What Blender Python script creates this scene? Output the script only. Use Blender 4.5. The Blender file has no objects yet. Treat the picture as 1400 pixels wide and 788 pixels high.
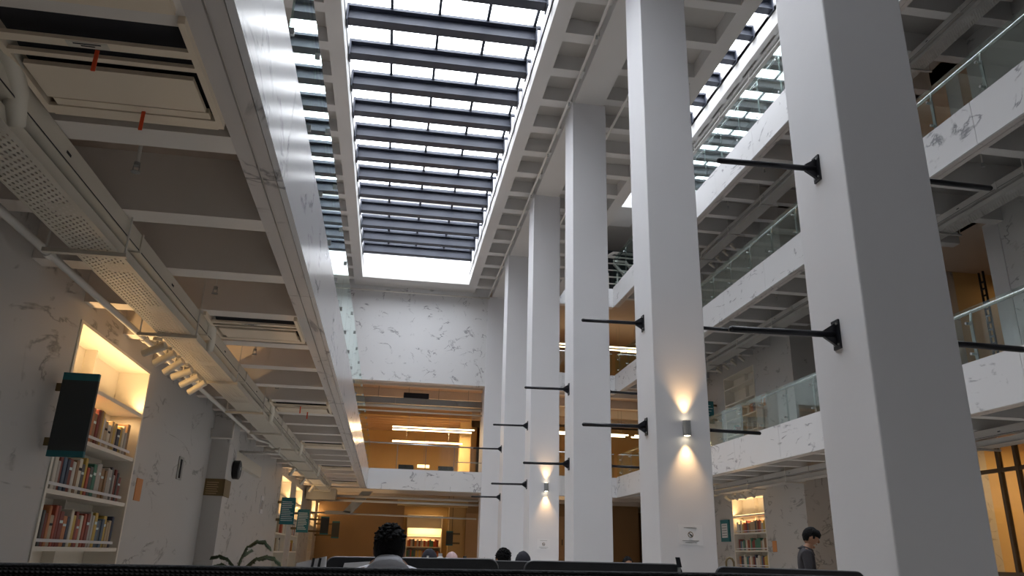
import bpy, bmesh, math, random
from mathutils import Vector, Matrix
random.seed(7)
sc = bpy.context.scene
COL = sc.collection

# ---------------------------------------------------------------- camera
a_, b_, c_ = map(math.radians, (19.312, 8.469, 1.49))
F = Vector((math.sin(b_)*math.cos(a_), math.cos(b_)*math.cos(a_), math.sin(a_)))
R0 = Vector((math.cos(b_), -math.sin(b_), 0)); U0 = R0.cross(F)
RR = R0*math.cos(c_)+U0*math.sin(c_); UU = -R0*math.sin(c_)+U0*math.cos(c_)
cam = bpy.data.cameras.new('camera'); camo = bpy.data.objects.new('camera', cam); COL.objects.link(camo)
cam.sensor_width = 36; cam.lens = 1047/1400*36; cam.clip_start = .02; cam.clip_end = 300
M = Matrix((RR, UU, -F)).transposed().to_4x4(); M.translation = Vector((0, 0, 1.18)); camo.matrix_world = M
sc.camera = camo

# ---------------------------------------------------------------- world, exposure
w = bpy.data.worlds.new('overcast_sky'); sc.world = w; w.use_nodes = True
nt = w.node_tree; nt.nodes.clear()
wo = nt.nodes.new('ShaderNodeOutputWorld'); bg = nt.nodes.new('ShaderNodeBackground'); nt.links.new(bg.outputs[0], wo.inputs[0])
tc = nt.nodes.new('ShaderNodeTexCoord'); no = nt.nodes.new('ShaderNodeTexNoise'); no.inputs['Scale'].default_value = 3.2
no.inputs['Detail'].default_value = 4
rp = nt.nodes.new('ShaderNodeValToRGB'); rp.color_ramp.elements[0].position = .3; rp.color_ramp.elements[1].position = .7
rp.color_ramp.elements[0].color = (.86, .90, .98, 1); rp.color_ramp.elements[1].color = (.99, .99, 1, 1)
nt.links.new(tc.outputs['Generated'], no.inputs['Vector']); nt.links.new(no.outputs['Fac'], rp.inputs[0]); nt.links.new(rp.outputs[0], bg.inputs[0])
bg.inputs['Strength'].default_value = 9.0
sc.view_settings.view_transform = 'Standard'; sc.view_settings.look = 'None'; sc.view_settings.gamma = 1
sc.view_settings.use_curve_mapping = False; sc.view_settings.exposure = 0.22
sc.cycles.max_bounces = 8; sc.cycles.diffuse_bounces = 5; sc.cycles.transparent_max_bounces = 16
sc.cycles.sample_clamp_indirect = 4; sc.cycles.caustics_reflective = False; sc.cycles.caustics_refractive = False

def area(name, loc, sx, sy, energy, color, rot=(0, 0, 0), portal=False, spread=None):
    l = bpy.data.lights.new(name, 'AREA'); l.shape = 'RECTANGLE'; l.size = sx; l.size_y = sy; l.energy = energy; l.color = color
    if portal: l.cycles.is_portal = True
    if spread: l.spread = spread
    o = bpy.data.objects.new(name, l); o.location = loc; o.rotation_euler = rot; COL.objects.link(o); return o
WARM = (1, .62, .27)
area('skylight_portal', (.44, 15.0, 12.0), 4.1, 26.1, 1, (1, 1, 1), portal=True)
area('skylight_portal_right', (7.2, 17.4, 16.05), 4.6, 21.3, 1, (1, 1, 1), portal=True)

# ---------------------------------------------------------------- materials
def pmat(name, col, rough=.6, metal=0, bump=0, bscale=20, var=0, spec=.5):
    m = bpy.data.materials.new(name); m.use_nodes = True; t = m.node_tree; b = t.nodes['Principled BSDF']
    b.inputs['Base Color'].default_value = (*col, 1); b.inputs['Roughness'].default_value = rough
    b.inputs['Metallic'].default_value = metal; b.inputs['Specular IOR Level'].default_value = spec
    if bump or var:
        g = t.nodes.new('ShaderNodeNewGeometry'); n = t.nodes.new('ShaderNodeTexNoise')
        n.inputs['Scale'].default_value = bscale; n.inputs['Detail'].default_value = 3
        t.links.new(g.outputs['Position'], n.inputs['Vector'])
        if bump:
            bp = t.nodes.new('ShaderNodeBump'); bp.inputs['Strength'].default_value = bump; bp.inputs['Distance'].default_value = .02
            t.links.new(n.outputs['Fac'], bp.inputs['Height']); t.links.new(bp.outputs[0], b.inputs['Normal'])
        if var:
            n2 = t.nodes.new('ShaderNodeTexNoise'); n2.inputs['Scale'].default_value = 1.3; n2.inputs['Detail'].default_value = 4
            t.links.new(g.outputs['Position'], n2.inputs['Vector'])
            mx = t.nodes.new('ShaderNodeMix'); mx.data_type = 'RGBA'
            mx.inputs['A'].default_value = (*[c*(1-var) for c in col], 1); mx.inputs['B'].default_value = (*[min(1, c*(1+var)) for c in col], 1)
            t.links.new(n2.outputs['Fac'], mx.inputs['Factor']); t.links.new(mx.outputs['Result'], b.inputs['Base Color'])
    return m
def marble(name, base, vein, rough=.3, scale=1.0, amount=.055, axis=(0, .6, .8)):
    m = pmat(name, base, rough); t = m.node_tree; b = t.nodes['Principled BSDF']; L = t.links.new
    g = t.nodes.new('ShaderNodeNewGeometry'); mp = t.nodes.new('ShaderNodeMapping'); mp.vector_type = 'POINT'
    mp.inputs['Rotation'].default_value = (math.radians(38), math.radians(35), 0)
    mp.inputs['Scale'].default_value = (.95*scale, .45*scale, 1.25*scale)
    L(g.outputs['Position'], mp.inputs['Vector'])
    n = t.nodes.new('ShaderNodeTexNoise'); n.inputs['Scale'].default_value = 1.5; n.inputs['Detail'].default_value = 7; n.inputs['Roughness'].default_value = .55
    n.inputs['Distortion'].default_value = .9
    L(mp.outputs[0], n.inputs['Vector'])
    s = t.nodes.new('ShaderNodeMath'); s.operation = 'SUBTRACT'; s.inputs[1].default_value = .5; L(n.outputs['Fac'], s.inputs[0])
    ab = t.nodes.new('ShaderNodeMath'); ab.operation = 'ABSOLUTE'; L(s.outputs[0], ab.inputs[0])
    r = t.nodes.new('ShaderNodeMapRange'); r.inputs['From Min'].default_value = 0; r.inputs['From Max'].default_value = .022
    r.inputs['To Min'].default_value = 1; r.inputs['To Max'].default_value = 0; L(ab.outputs[0], r.inputs['Value'])
    n2 = t.nodes.new('ShaderNodeTexNoise'); n2.inputs['Scale'].default_value = 2.1*scale; n2.inputs['Detail'].default_value = 3; L(g.outputs['Position'], n2.inputs['Vector'])
    r2 = t.nodes.new('ShaderNodeMapRange'); r2.inputs['From Min'].default_value = .50; r2.inputs['From Max'].default_value = .60; L(n2.outputs['Fac'], r2.inputs['Value'])
    mu = t.nodes.new('ShaderNodeMath'); mu.operation = 'MULTIPLY'; L(r.outputs[0], mu.inputs[0]); L(r2.outputs[0], mu.inputs[1])
    mu2 = t.nodes.new('ShaderNodeMath'); mu2.operation = 'MULTIPLY'; mu2.inputs[1].default_value = .95; L(mu.outputs[0], mu2.inputs[0])
    n3 = t.nodes.new('ShaderNodeTexNoise'); n3.inputs['Scale'].default_value = .8; n3.inputs['Detail'].default_value = 5; L(g.outputs['Position'], n3.inputs['Vector'])
    m1 = t.nodes.new('ShaderNodeMix'); m1.data_type = 'RGBA'; m1.inputs['A'].default_value = (*[c*.93 for c in base], 1); m1.inputs['B'].default_value = (*base, 1)
    L(n3.outputs['Fac'], m1.inputs['Factor'])
    m2 = t.nodes.new('ShaderNodeMix'); m2.data_type = 'RGBA'; m2.inputs['B'].default_value = (*vein, 1)
    L(mu2.outputs[0], m2.inputs['Factor']); L(m1.outputs['Result'], m2.inputs['A']); L(m2.outputs['Result'], b.inputs['Base Color'])
    return m
def emis(name, col, s):
    m = bpy.data.materials.new(name); m.use_nodes = True; t = m.node_tree; b = t.nodes['Principled BSDF']
    b.inputs['Base Color'].default_value = (*col, 1); b.inputs['Emission Color'].default_value = (*col, 1); b.inputs['Emission Strength'].default_value = s
    return m
def glass(name, tint, refl=1.0, rough=.02):
    m = bpy.data.materials.new(name); m.use_nodes = True; t = m.node_tree; t.nodes.clear(); L = t.links.new
    o = t.nodes.new('ShaderNodeOutputMaterial'); tr = t.nodes.new('ShaderNodeBsdfTransparent'); gl = t.nodes.new('ShaderNodeBsdfGlossy')
    tr.inputs[0].default_value = (*tint, 1); gl.inputs['Roughness'].default_value = rough; gl.inputs[0].default_value = (.90, 1, .97, 1)
    g = t.nodes.new('ShaderNodeNewGeometry'); d = t.nodes.new('ShaderNodeVectorMath'); d.operation = 'DOT_PRODUCT'
    L(g.outputs['Incoming'], d.inputs[0]); L(g.outputs['Normal'], d.inputs[1])
    def mth(op, a, b=None):
        n = t.nodes.new('ShaderNodeMath'); n.operation = op
        for k, q in enumerate((a, b)):
            if q is None: continue
            if isinstance(q, (int, float)): n.inputs[k].default_value = q
            else: L(q, n.inputs[k])
        return n.outputs[0]
    c = mth('ABSOLUTE', d.outputs['Value']); k = mth('POWER', mth('SUBTRACT', 1.0, c), 4.0)
    fac = mth('MINIMUM', mth('MULTIPLY', mth('ADD', mth('MULTIPLY', k, .94), .05), refl), 1.0)
    mx = t.nodes.new('ShaderNodeMixShader'); L(fac, mx.inputs[0])
    L(tr.outputs[0], mx.inputs[1]); L(gl.outputs[0], mx.inputs[2]); L(mx.outputs[0], o.inputs[0])
    return m
MT = dict(
 white=pmat('white_paint', (.72, .72, .74), .65, bump=.08, bscale=30),
 column=pmat('column_paint', (.66, .66, .685), .55, bump=.15, bscale=4, var=.03),
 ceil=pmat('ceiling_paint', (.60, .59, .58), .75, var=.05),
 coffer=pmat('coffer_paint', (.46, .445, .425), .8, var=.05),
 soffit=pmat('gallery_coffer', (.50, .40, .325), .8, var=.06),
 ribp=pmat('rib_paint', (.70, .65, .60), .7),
 marble=marble('white_marble', (.66, .66, .67), (.16, .16, .18), .35),
 marble_l=marble('polished_marble', (.66, .66, .68), (.2, .2, .22), .2),
 marble_w=marble('wall_marble', (.54, .535, .53), (.2, .2, .2), .45),
 marble_s=marble('soffit_marble', (.56, .52, .50), (.22, .2, .2), .45),
 floor=pmat('floor_tile', (.56, .53, .49), .35, var=.06),
 steel=pmat('dark_blue_steel', (.042, .048, .070), .5, metal=.1, bump=.1, bscale=12),
 black=pmat('black_metal', (.012, .013, .018), .4, metal=.3),
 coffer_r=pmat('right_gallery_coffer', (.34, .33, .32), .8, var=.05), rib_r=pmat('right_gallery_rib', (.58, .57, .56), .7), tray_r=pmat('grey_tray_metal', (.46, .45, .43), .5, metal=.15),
 galv=pmat('cream_metal', (.62, .58, .50), .5, metal=.15),
 pipe=pmat('white_pipe', (.66, .64, .60), .5),
 greym=pmat('grey_metal', (.35, .36, .36), .4, metal=.6),
 chrome=pmat('brushed_steel', (.55, .56, .56), .25, metal=.9),
 ac=pmat('air_unit_plastic', (.76, .65, .51), .5),
 dark=pmat('dark_slot', (.02, .02, .025), .8),
 orange=pmat('orange_ribbon', (.75, .08, .02), .6),
 shelf=pmat('shelf_laminate', (.78, .74, .66), .5),
 warmw=pmat('warm_plaster', (.62, .45, .22), .7, var=.08),
 brownw=pmat('brown_wall', (.36, .235, .125), .7, var=.08),
 wood=pmat('light_wood_panel', (.50, .34, .20), .55, var=.1),
 teal=pmat('teal_panel', (.02, .16, .19), .5),
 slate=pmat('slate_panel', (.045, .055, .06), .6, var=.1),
 text=pmat('sign_lettering', (.65, .75, .75), .6),
 brownsign=pmat('bronze_sign', (.16, .11, .045), .5, bump=.1, bscale=60),
 paper=pmat('paper', (.70, .70, .72), .7),
 orangesheet=pmat('orange_sheet', (.62, .27, .10), .7),
 divider=pmat('divider_fabric', (.022, .023, .027), .8, bump=.3, bscale=300),
 dedge=pmat('divider_trim', (.12, .12, .13), .4),
 hair=pmat('black_hair', (.004, .004, .005), .75, bump=.6, bscale=60, spec=.2),
 skin=pmat('skin', (.33, .17, .10), .55), skin_dark=pmat('skin_dark', (.20, .10, .06), .6),
 eye=pmat('eye', (.02, .015, .015), .3),
 shirt=pmat('pale_grey_shirt', (.68, .69, .75), .85, bump=.5, bscale=14),
 plaid=pmat('dark_shirt', (.030, .028, .034), .85, bump=.2, bscale=20, var=.3),
 tee=pmat('white_tee', (.6, .6, .6), .85), trousers=pmat('dark_trousers', (.03, .03, .04), .85),
 shoe=pmat('shoe', (.05, .045, .04), .5), scarf=pmat('dark_scarf', (.018, .018, .028), .9, bump=.3, bscale=20),
 pink=pmat('pale_pink_scarf', (.5, .36, .36), .9, bump=.3, bscale=20),
 leaf=pmat('palm_leaf', (.07, .10, .05), .6, var=.2), pot=pmat('pot', (.3, .3, .3), .6), soil=pmat('soil', (.05, .035, .02), .9),
 lamp=emis('warm_tube', (1, .80, .48), 4.5), lampw=emis('warm_led', (1, .74, .36), 2.6),
 sconce_lens=emis('sconce_lens', (1, .85, .6), 12),
 glass=glass('balustrade_glass', (.90, .945, .93), 1.35), pane=glass('skylight_glass', (.97, .98, .985), .6), clear=glass('window_glass', (.93, .94, .93), .8),
 frame=pmat('bronze_frame', (.10, .065, .035), .45, metal=.4),
)
# knitted mesh for the near screen
mm = pmat('knitted_mesh', (.03, .03, .032), .8); t = mm.node_tree
g = t.nodes.new('ShaderNodeNewGeometry'); mp = t.nodes.new('ShaderNodeMapping'); mp.inputs['Rotation'].default_value = (0, .5, 0)
wv = t.nodes.new('ShaderNodeTexWave'); wv.inputs['Scale'].default_value = 80; wv.bands_direction = 'X'
wv2 = t.nodes.new('ShaderNodeTexWave'); wv2.inputs['Scale'].default_value = 95; wv2.bands_direction = 'Z'
t.links.new(g.outputs['Position'], mp.inputs[0]); t.links.new(mp.outputs[0], wv.inputs[0]); t.links.new(g.outputs['Position'], wv2.inputs[0])
mu = t.nodes.new('ShaderNodeMath'); mu.operation = 'MULTIPLY'; t.links.new(wv.outputs['Fac'], mu.inputs[0]); t.links.new(wv2.outputs['Fac'], mu.inputs[1])
mx = t.nodes.new('ShaderNodeMix'); mx.data_type = 'RGBA'; mx.inputs['A'].default_value = (.003, .003, .003, 1); mx.inputs['B'].default_value = (.045, .036, .036, 1)
t.links.new(mu.outputs[0], mx.inputs['Factor']); t.links.new(mx.outputs['Result'], t.nodes['Principled BSDF'].inputs['Base Color'])
bp = t.nodes.new('ShaderNodeBump'); bp.inputs['Distance'].default_value = .003; t.links.new(mu.outputs[0], bp.inputs['Height']); t.links.new(bp.outputs[0], t.nodes['Principled BSDF'].inputs['Normal'])
MT['mesh'] = mm; t.nodes['Principled BSDF'].inputs['Specular IOR Level'].default_value = .1

# ---------------------------------------------------------------- helpers
ORIG = {}
class MB:
    def __init__(s): s.v = []; s.f = []
    def hexa(s, p):
        n = len(s.v); s.v += [tuple(q) for q in p]
        s.f += [tuple(n+i for i in q) for q in ((3, 2, 1, 0), (4, 5, 6, 7), (0, 1, 5, 4), (1, 2, 6, 5), (2, 3, 7, 6), (3, 0, 4, 7))]; return s
    def box(s, x0, x1, y0, y1, z0, z1):
        if x0 > x1: x0, x1 = x1, x0
        if y0 > y1: y0, y1 = y1, y0
        if z0 > z1: z0, z1 = z1, z0
        return s.hexa([(x0, y0, z0), (x1, y0, z0), (x1, y1, z0), (x0, y1, z0), (x0, y0, z1), (x1, y0, z1), (x1, y1, z1), (x0, y1, z1)])
    def bar(s, p, q, w, h=None):
        h = h or w; p = Vector(p); q = Vector(q); d = (q-p).normalized()
        u = d.cross(Vector((0, 0, 1)));
        if u.length < 1e-3: u = Vector((1, 0, 0))
        u.normalize(); v = u.cross(d)
        return s.hexa([p-u*w/2-v*h/2, p+u*w/2-v*h/2, q+u*w/2-v*h/2, q-u*w/2-v*h/2, p-u*w/2+v*h/2, p+u*w/2+v*h/2, q+u*w/2+v*h/2, q-u*w/2+v*h/2])
    def tube(s, pts, r, n=10):
        pts = [Vector(p) for p in pts]; rs = r if isinstance(r, (list, tuple)) else [r]*len(pts); base = len(s.v); pu = None
        for i, p in enumerate(pts):
            d = (pts[min(i+1, len(pts)-1)]-pts[max(i-1, 0)]).normalized()
            if pu is None:
                u = d.cross(Vector((0, 0, 1)))
                if u.length < 1e-3: u = d.cross(Vector((0, 1, 0)))
            else: u = pu-d*pu.dot(d)
            u.normalize(); pu = u; v = d.cross(u)
            for k in range(n):
                a = 2*math.pi*k/n; s.v.append(tuple(p+(u*math.cos(a)+v*math.sin(a))*rs[i]))
        for i in range(len(pts)-1):
            for k in range(n):
                a = base+i*n+k; b = base+i*n+(k+1) % n; s.f.append((a, b, b+n, a+n))
        s.f.append(tuple(base+k for k in range(n))[::-1]); e = base+(len(pts)-1)*n; s.f.append(tuple(e+k for k in range(n))); return s
    def ell(s, c, r, nu=14, nv=10, fn=None):
        base = len(s.v); c = Vector(c)
        for j in range(nv+1):
            th = math.pi*j/nv
            for i in range(nu):
                ph = 2*math.pi*i/nu; d = Vector((math.sin(th)*math.cos(ph), math.sin(th)*math.sin(ph), math.cos(th)))
                k = fn(d) if fn else 1
                s.v.append((c.x+d.x*r[0]*k, c.y+d.y*r[1]*k, c.z+d.z*r[2]*k))
        for j in range(nv):
            for i in range(nu):
                a = base+j*nu+i; b = base+j*nu+(i+1) % nu; s.f.append((a, a+nu, b+nu, b))
        return s
    def build(s, name, mat, parent=None, smooth=False, off=None):
        o_ = ORIG.get(parent.name, Vector()) if parent else Vector()
        if off is None: off = o_
        me = bpy.data.meshes.new(name); me.from_pydata([(x-off[0], y-off[1], z-off[2]) for x, y, z in s.v], [], s.f)
        me.materials.append(MT[mat] if isinstance(mat, str) else mat)
        if smooth: me.polygons.foreach_set('use_smooth', [True]*len(me.polygons))
        o = bpy.data.objects.new(name, me); COL.objects.link(o)
        if parent: o.parent = parent; ORIG[o.name] = Vector(off)
        return o
def tag(o, label=None, cat=None, group=None, kind=None):
    if label: o['label'] = label
    if cat: o['category'] = cat
    if group: o['group'] = group
    if kind: o['kind'] = kind
    return o
def thing(name, loc, label=None, cat=None, group=None, kind=None):
    o = bpy.data.objects.new(name, None); o.location = loc; o.empty_display_size = .1; COL.objects.link(o); ORIG[o.name] = Vector(loc)
    return tag(o, label, cat, group, kind)
def structure(mb, name, mat, smooth=False): return tag(mb.build(name, mat, smooth=smooth), kind='structure')
def box(x0, x1, y0, y1, z0, z1): return MB().box(x0, x1, y0, y1, z0, z1)
KIDS = {}
def copy_tree(o, loc, parent=None):
    c = o.copy(); COL.objects.link(c)
    if parent: c.parent = parent
    else: c.location = loc; ORIG[c.name] = Vector(loc)
    for ch in list(o.children): copy_tree(ch, None, c)
    return c
ORD = ['', 'second ', 'third ', 'fourth ', 'fifth ', 'sixth ', 'seventh ', 'eighth ', 'ninth ', 'tenth ', 'eleventh ', 'twelfth ', 'thirteenth ', 'fourteenth ', 'fifteenth ',
       'sixteenth ', 'seventeenth ', 'eighteenth ', 'nineteenth ', 'twentieth ']
def nth(i):
    return ['first', 'second', 'third', 'fourth', 'fifth', 'sixth', 'seventh', 'eighth', 'ninth', 'tenth', 'eleventh', 'twelfth', '13th', '14th', '15th', '16th', '17th', '18th',
            '19th', '20th', '21st', '22nd', '23rd', '24th', '25th', '26th', '27th', '28th', '29th', '30th', '31st', '32nd'][i]

# ================================================================= LARGE STRUCTURE
Y0, YB = -8.0, 29.0
structure(box(-6, 16, Y0-.2, 42, -.15, 0), 'floor', 'floor')
structure(box(-6, 16, Y0-.3, Y0, 0, 16.5), 'wall_rear', 'marble_w')
structure(box(-6, 16, 42, 42.2, 0, 16), 'wall_far', 'brownw')

# --- main ceiling with the skylight well
SX0, SX1, SYE = -1.6, 2.48, 28.05
ceil = thing('ceiling', (0, 0, 11.12), kind='structure')
box(SX0-.33, SX0, Y0, YB, 11.12, 11.47).build('edge_beam', 'ceil', ceil)
box(SX1, SX1+.33, Y0, YB, 11.12, 11.47).build('edge_beam', 'ceil', ceil)
box(SX0, SX1, SYE, YB, 11.12, 11.47).build('edge_beam', 'ceil', ceil)
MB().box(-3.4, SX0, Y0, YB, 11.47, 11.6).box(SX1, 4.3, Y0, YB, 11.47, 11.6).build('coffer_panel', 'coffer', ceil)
k = -17
while 13.71+1.2025*k < 28.6:
    y = 13.71+1.2025*k
    if y > 0:
        box(-3.4, SX0-.33, y, y+.28, 11.12, 11.47).build('rib', 'ceil', ceil)
        box(SX1+.33, 3.52, y, y+.28, 11.12, 11.47).build('rib', 'ceil', ceil)
    k += 1
structure(MB().box(3.52, 4.2, Y0, YB, 10.98, 11.6), 'ceiling_beam', 'ceil')
structure(MB().box(4.2, 4.3, Y0, YB, 11.6, 15.5), 'wall_clerestory', 'white')
# the well above the ceiling opening
structure(MB().box(SX0-.12, SX0, Y0, SYE, 11.47, 12.3).box(SX1, SX1+.12, Y0, SYE, 11.47, 12.3).box(SX0, SX1, SYE, SYE+.12, 11.47, 12.3), 'trim_1', 'white')
sky = thing('window_1', (0, 13, 12), kind='structure')
NBM = 18
for k in range(-9, 12):
    y = 13.34+1.175*k
    m = MB()
    m.box(SX0+.03, SX1-.1, y, y+.26, 11.5, 11.52).box(SX0+.03, SX1-.1, y+.12, y+.14, 11.52, 11.80).box(SX0+.03, SX1-.1, y, y+.26, 11.80, 11.82)
    m.box(SX0+.02, SX0+.05, y-.02, y+.28, 11.44, 11.83).box(SX1-.12, SX1-.09, y-.02, y+.28, 11.44, 11.83)
    m.build('beam', 'steel', sky)
YG = 1.9
XM = [-1.6, -.68, .31, 1.33, 2.33]
for k in range(-9, 13):
    ya = 13.47+1.175*k-1.175; yb = min(ya+1.175, SYE) if k < 12 else SYE
    for i in range(4):
        box(XM[i]+.02, XM[i+1]-.02, ya+.02, yb-.02, 11.90, 11.915).build('pane', 'pane', sky)
    box(SX0, SX1, ya-.03, ya+.03, 11.88, 11.94).build('glazing_bar', 'steel', sky)
for x in XM[1:5]:
    box(x-.03, x+.03, YG, 26.4, 11.84, 11.94).build('glazing_bar', 'steel', sky)
# opaque roof over the part behind the first beams is glass as well: one long pane each side
for k in range(-8, 13):
    box(XM[4]+.02, SX1, 12.295+1.175*k+.02, min(12.295+1.175*k+1.155, SYE), 11.90, 11.915).build('pane', 'pane', sky)
structure(box(SX0-.2, SX1+.2, Y0, YG, 11.47, 12.1), 'ceiling_near', 'ceil')

# --- lower ceiling strip right of the columns, then the high roof with its own wide skylight
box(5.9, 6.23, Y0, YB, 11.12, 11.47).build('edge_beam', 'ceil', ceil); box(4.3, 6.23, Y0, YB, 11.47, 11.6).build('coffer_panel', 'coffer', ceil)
for k in range(-10, 13):
    y = 13.47+1.18*k; box(4.2, 5.9, y, y+.23, 11.12, 11.47).build('rib', 'ceil', ceil)
HZ, HX0, HX1 = 15.07, 4.9, 9.5
hc = thing('ceiling', (7, 0, HZ), kind='structure')
box(4.3, HX0, Y0, 30, HZ, HZ+.45).build('edge_beam', 'ceil', hc); box(HX0, HX1+.15, SYE, 30, HZ, HZ+.45).build('edge_beam', 'ceil', hc)
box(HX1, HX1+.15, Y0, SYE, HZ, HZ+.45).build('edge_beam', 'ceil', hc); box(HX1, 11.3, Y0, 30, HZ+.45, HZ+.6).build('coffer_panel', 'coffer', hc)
for k in range(-8, 11):
    y = 16.2+1.175*k; box(HX1+.15, 11.2, y, y+.3, HZ, HZ+.45).build('rib', 'ceil', hc)
structure(MB().box(HX0-.1, HX0, Y0, SYE, HZ+.45, 16.2).box(HX1, HX1+.1, Y0, SYE, HZ+.45, 16.2).box(HX0, HX1, SYE, SYE+.1, HZ+.45, 16.2), 'trim_2', 'white')
sk2 = thing('window_2', (7.2, 13, 16), kind='structure')
XN = [HX0+(HX1-HX0)*i/5 for i in range(6)]
for k in range(-7, 10):
    y = 16.28+1.175*k; yb = y+.26-.26
    m = MB(); m.box(HX0+.02, HX1-.06, y-.26, y, 15.54, 15.56).box(HX0+.02, HX1-.06, y-.14, y-.12, 15.56, 15.84).box(HX0+.02, HX1-.06, y-.26, y, 15.84, 15.86)
    m.box(HX1-.09, HX1-.06, y-.28, y+.02, 15.48, 15.87); m.build('beam', 'steel', sk2)
    for i in range(5): box(XN[i]+.02, XN[i+1]-.02, y-1.285, y-.15, 15.96, 15.975).build('pane', 'pane', sk2)
    box(HX0, HX1, y-.15, y-.10, 15.94, 15.99).build('glazing_bar', 'steel', sk2)
for i in range(5): box(XN[i]+.02, XN[i+1]-.02, 26.75, SYE, 15.96, 15.975).build('pane', 'pane', sk2)
for x in XN[1:5]: box(x-.025, x+.025, 6.8, SYE, 15.90, 15.99).build('glazing_bar', 'steel', sk2)
structure(box(HX0-.1, HX1+.1, Y0, 6.85, HZ+.45, 16.2), 'ceiling_near_right', 'ceil')
# --- columns
CX0, CX1, CD, CY, CS = 3.48, 4.245, .765, 5.10, 4.81
COLLBL = ['nearest and widest square white column, at the right of the seats', 'square white column with the larger lit wall lamp and a paper notice',
          'plain square white column standing between the two columns with lit wall lamps', 'square white column with the smaller, farther lit wall lamp and notice',
          'narrowest free-standing square white column, just before the end wall']
for i in range(5):
    y = CY+i*CS
    o = box(CX0, CX1, y, y+CD, 0, 10.99 if True else 0).build('column', 'column')
    bv = o.modifiers.new('bevel', 'BEVEL'); bv.width = .012; bv.segments = 2
    tag(o, COLLBL[i], 'column')
structure(box(CX0, CX1, CY-CS, CY-CS+CD, 0, 10.99), 'trim_3', 'column')
structure(box(CX0-.12, CX1, YB-.05, YB+.6, 0, 10.98), 'trim_4', 'column')

# --- banner arms
def arm(x, y, z, d, label, grp):
    t = thing('banner_arm', (x, y, z), label, 'bracket', grp)
    m = MB(); m.box(x, x+d*.015, y-.05, y+.05, z-.12, z+.12); m.build('wall_plate', 'black', t)
    m = MB(); m.tube([(x+d*.02, y, z), (x+d*.90, y, z-.012)], .026, 10); m.ell((x+d*.90, y, z-.012), (.026, .026, .026), 10, 6); m.build('rod', 'black', t, smooth=True)
    m = MB()
    for s in (-1, 1): m.hexa([(x+d*.01, y-.012, z+s*.02), (x+d*.12, y-.012, z+s*.015), (x+d*.12, y+.012, z+s*.015), (x+d*.01, y+.012, z+s*.02),
                              (x+d*.01, y-.012, z+s*.10), (x+d*.12, y-.012, z+s*.03), (x+d*.12, y+.012, z+s*.03), (x+d*.01, y+.012, z+s*.10)])
    m.build('gusset', 'black', t)
    m = MB()
    for s in (-1, 1):
        for q in (-.03, .03): m.tube([(x+d*.013, y+q, z+s*.085), (x+d*.024, y+q, z+s*.085)], .009, 6)
    m.build('bolt', 'greym', t)
CN = ['nearest wide column', 'column with the larger wall lamp', 'plain column between the lamp columns', 'column with the smaller wall lamp', 'farthest free-standing column']
for i in range(5):
    y = CY+i*CS+CD/2
    for z, zn in ((4.43, 'upper'), (2.93, 'lower')):
        arm(CX0, y, z, -1, f'{zn} black banner arm on the left face of the {CN[i]}', 'banner arms on the left of the columns')
        if i < 3: arm(CX1, y, z, 1, f'{zn} black banner arm on the right face of the {CN[i]}', 'banner arms on the right of the columns')

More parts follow.
